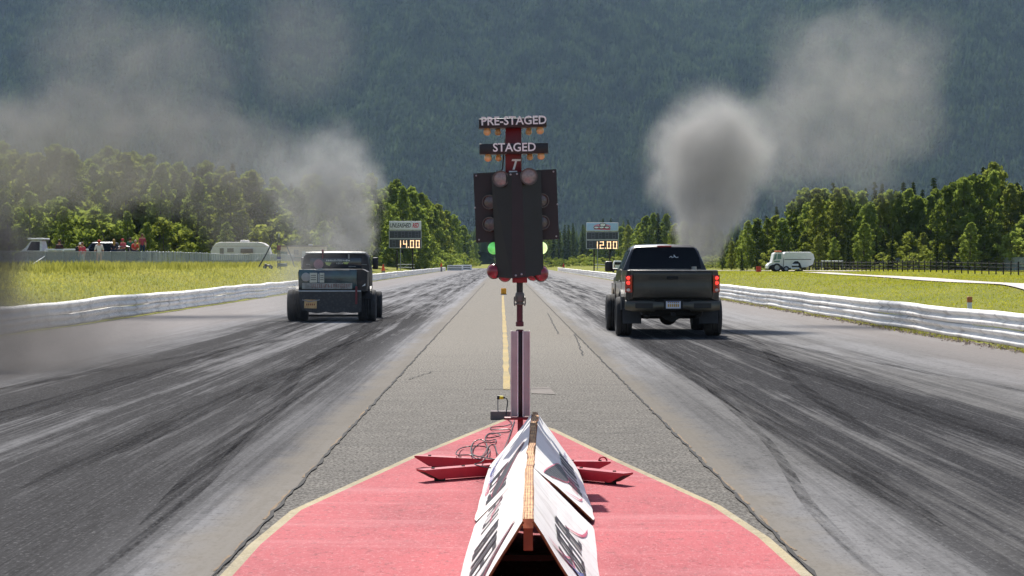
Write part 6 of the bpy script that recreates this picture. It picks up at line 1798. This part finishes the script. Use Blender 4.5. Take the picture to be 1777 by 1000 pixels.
# ------------------------------------------------------------------ smoke
def smoke(name, label, Y, blobs, density, colour, depth=1.0, warp=.5, wscale=.7, nlo=.25, nhi=.75, aniso=.0, absorb=None):
    """blobs: (u, v, radius px, weight[, dy]); density summed from soft balls, broken up by noise"""
    k = Y / FPX
    B = []
    for b in blobs:
        c = at(b[0], b[1], Y); c.y += (b[4] if len(b) > 4 else 0)
        B.append((c, b[2] * k, b[3]))
    O = sum((b[0] for b in B), Vector()) / len(B)
    mb = MB()
    for c, r_, w in B: mb.sphere(c - O, 1, 18, 12, (r_ * 1.08 + warp * .35, (r_ * 1.08) * depth + warp * .3, r_ * 1.08 + warp * .35))
    me = bpy.data.meshes.new('tmp'); me.from_pydata(mb.v, [], mb.f)
    ob = bpy.data.objects.new('tmp', me); COL.objects.link(ob)
    rm = ob.modifiers.new('remesh', 'REMESH'); rm.mode = 'VOXEL'; rm.voxel_size = max(r for _, r, _ in B) * .14
    dg = bpy.context.evaluated_depsgraph_get(); m2 = bpy.data.meshes.new_from_object(ob.evaluated_get(dg)); bpy.data.objects.remove(ob)
    m = bpy.data.materials.new(name + '_volume'); t = NT(m)
    co = t.coord()
    nz = t.n('TexNoise', {'Vector': co, 'Scale': wscale, 'Detail': 5.0, 'Roughness': .6})
    wv = t.n('VectorMath', {0: nz.outputs[1], 1: (.5, .5, .5)}, operation='SUBTRACT').outputs[0]
    wv = t.n('VectorMath', {0: wv, 'Scale': warp * 2}, operation='SCALE').outputs[0]
    p = t.n('VectorMath', {0: co, 1: wv}, operation='ADD').outputs[0]
    if depth != 1.0:
        p = t.n('VectorMath', {0: p, 1: (1, 1 / depth, 1)}, operation='MULTIPLY').outputs[0]
    tot = None
    for c, r_, w in B:
        q = c - O; q = (q.x, q.y / depth, q.z)
        d = t.n('VectorMath', {0: p, 1: q}, operation='DISTANCE').outputs['Value']
        f = t.n('MapRange', {0: d, 1: r_, 2: r_ * .25, 3: 0.0, 4: w}, clamp=True); f.interpolation_type = 'SMOOTHERSTEP'
        tot = f.outputs[0] if tot is None else t.math('ADD', tot, f.outputs[0])
    tot = t.math('MINIMUM', tot, 1.4)
    br = t.step(t.noise(p, wscale * 1.9, 6, .62), nlo, nhi)
    den = t.math('MULTIPLY', t.math('MULTIPLY', tot, t.math('ADD', .25, br)), density)
    v = t.n('VolumePrincipled', {'Color': colour, 'Density': den, 'Anisotropy': aniso})
    if absorb: t.put(v.inputs['Absorption Color'], absorb)
    t.t.links.new(v.outputs[0], t.out.inputs[1])
    m2.materials.clear(); m2.materials.append(m)
    o = bpy.data.objects.new(name, m2); COL.objects.link(o); o.location = O
    return tag(o, label, 'smoke', kind='stuff')
smoke('exhaust_smoke', 'dense grey exhaust column ballooning up behind the dark pickup', 48.5,
      [(1217, 432, 46, 1.4), (1222, 400, 54, 1.4), (1228, 366, 70, 1.2), (1232, 325, 92, .9), (1240, 280, 120, .9), (1236, 238, 112, .75), (1178, 265, 85, .5), (1165, 320, 60, .3), (1290, 270, 80, .45), (1270, 350, 60, .55)],
      1.7, (.535, .53, .525), .9, .55, .8, .1, .9, aniso=.25)
smoke('drifting_smoke', 'thin grey smoke cloud drifting away high beside the dense exhaust column', 53,
      [(1345, 235, 110, .55), (1420, 190, 150, .5), (1490, 120, 150, .5), (1560, 190, 130, .45), (1500, 270, 110, .35), (1400, 90, 110, .25), (1580, 100, 110, .3), (1370, 310, 90, .25)],
      .62, (.47, .465, .46), .8, 1.1, .5, aniso=.2)
smoke('exhaust_smoke', 'pale grey exhaust plume trailing up from the hot rod', 60,
      [(612, 418, 50, .9), (606, 375, 66, 1.0), (598, 325, 84, .9), (580, 280, 90, .6), (545, 335, 90, .6), (525, 375, 80, .35), (500, 300, 80, .3), (580, 415, 50, .6), (575, 470, 95, .32, -5), (600, 540, 80, .25, -6), (530, 520, 80, .25, -6)],
      1.15, (.54, .54, .54), .8, .7, .8, aniso=.2)
smoke('drifting_smoke', 'broad thin brownish smoke bank drifting over the wood beside the caravan', 62,
      [(455, 285, 120, .5), (360, 250, 130, .6), (250, 235, 140, .7), (130, 240, 140, .9), (10, 260, 150, .9), (300, 310, 100, .4), (180, 310, 110, .5), (420, 370, 110, .4), (60, 320, 110, .6), (300, 130, 150, .35), (160, 90, 150, .35), (520, 80, 150, .2)],
      .50, (.37, .36, .355), .8, 1.1, .45, aniso=.15)
smoke('exhaust_smoke', 'dark smoke billow at the frame edge beside the chain-link fence', 30,
      [(-30, 400, 85, 1.0), (-8, 435, 80, .9), (-30, 480, 90, .7), (-40, 350, 70, .6), (0, 530, 80, .3), (40, 420, 70, .2)], 2.4, (.13, .125, .135), .9, .4, 1.2, aniso=.1)
smoke('ground_smoke', 'low dark smoke lying across the near end of the hot rod lane', 29,
      [(-60, 600, 150, .9), (60, 615, 120, .8), (170, 600, 95, .5), (-20, 555, 110, .6), (120, 560, 80, .35), (250, 595, 90, .25), (-40, 630, 120, .5, -7), (120, 625, 110, .35, -7), (0, 630, 110, .35, -12), (230, 620, 90, .2, -6), (380, 605, 80, .16)],
      .40, (.19, .18, .175), 5.0, .8, .5, aniso=.1)

# ------------------------------------------------------------------ haze
mb = MB(); mb.bbox_((-4800, -400, -3), (4800, 5200, 1050))
hz = mb.build('haze', bpy.data.materials.new('haze_air'))
t = NT(hz.data.materials[0])
HAZE_D = 0.000038
v = t.n('VolumePrincipled', {'Color': (.45, .64, .92), 'Density': HAZE_D, 'Anisotropy': .2})
t.t.links.new(v.outputs[0], t.out.inputs[1])
tag(hz, 'pale blue summer haze filling the valley air', 'haze', kind='stuff')

# ------------------------------------------------------------------ light, sky, camera
SUN_EL, SUN_AZ = 50.0, -9.0           # azimuth from +Y (view direction), negative = to the left
w = bpy.data.worlds.new('World'); SC.world = w; w.use_nodes = True
nt = w.node_tree
sky = nt.nodes.new('ShaderNodeTexSky'); sky.sky_type = 'NISHITA'; sky.sun_disc = False
sky.sun_elevation = R(SUN_EL); sky.sun_rotation = R(SUN_AZ); sky.air_density = 1.0; sky.dust_density = 1.2
bg = nt.nodes['Background']; nt.links.new(sky.outputs[0], bg.inputs[0]); bg.inputs[1].default_value = .09
sd = bpy.data.lights.new('sun', 'SUN'); sd.energy = 5.0; sd.angle = R(.5); sd.color = (1.0, .95, .87)
so = bpy.data.objects.new('sun', sd); COL.objects.link(so)
d = Vector((math.sin(R(SUN_AZ)) * math.cos(R(SUN_EL)), math.cos(R(SUN_AZ)) * math.cos(R(SUN_EL)), math.sin(R(SUN_EL))))
so.rotation_euler = d.to_track_quat('Z', 'Y').to_euler(); so.location = (0, 0, 60)

cd = bpy.data.cameras.new('camera'); cam = bpy.data.objects.new('camera', cd); COL.objects.link(cam)
cam.location = (0, 0, CAMH); cam.rotation_euler = (R(90), 0, 0)
cd.sensor_width = 36; cd.lens = FPX / 1777 * 36
cd.shift_x = (888.5 - CU) / 1777; cd.shift_y = -(500 - CV) / 1777
cd.clip_start = .1; cd.clip_end = 20000
SC.camera = cam
SC.view_settings.view_transform = 'Standard'; SC.view_settings.look = 'None'; SC.view_settings.gamma = 1
SC.view_settings.exposure = .6
SC.render.engine = 'CYCLES'
cy = SC.cycles
cy.use_denoising = True
try:
    cy.denoiser = 'OPENIMAGEDENOISE'; cy.denoising_input_passes = 'RGB_ALBEDO_NORMAL'
except Exception: pass
cy.max_bounces = 8; cy.diffuse_bounces = 3; cy.glossy_bounces = 3; cy.transmission_bounces = 4; cy.transparent_max_bounces = 24; cy.volume_bounces = 3
cy.volume_step_rate = .6; cy.volume_max_steps = 128
cy.caustics_reflective = False; cy.caustics_refractive = False
cy.sample_clamp_indirect = 4
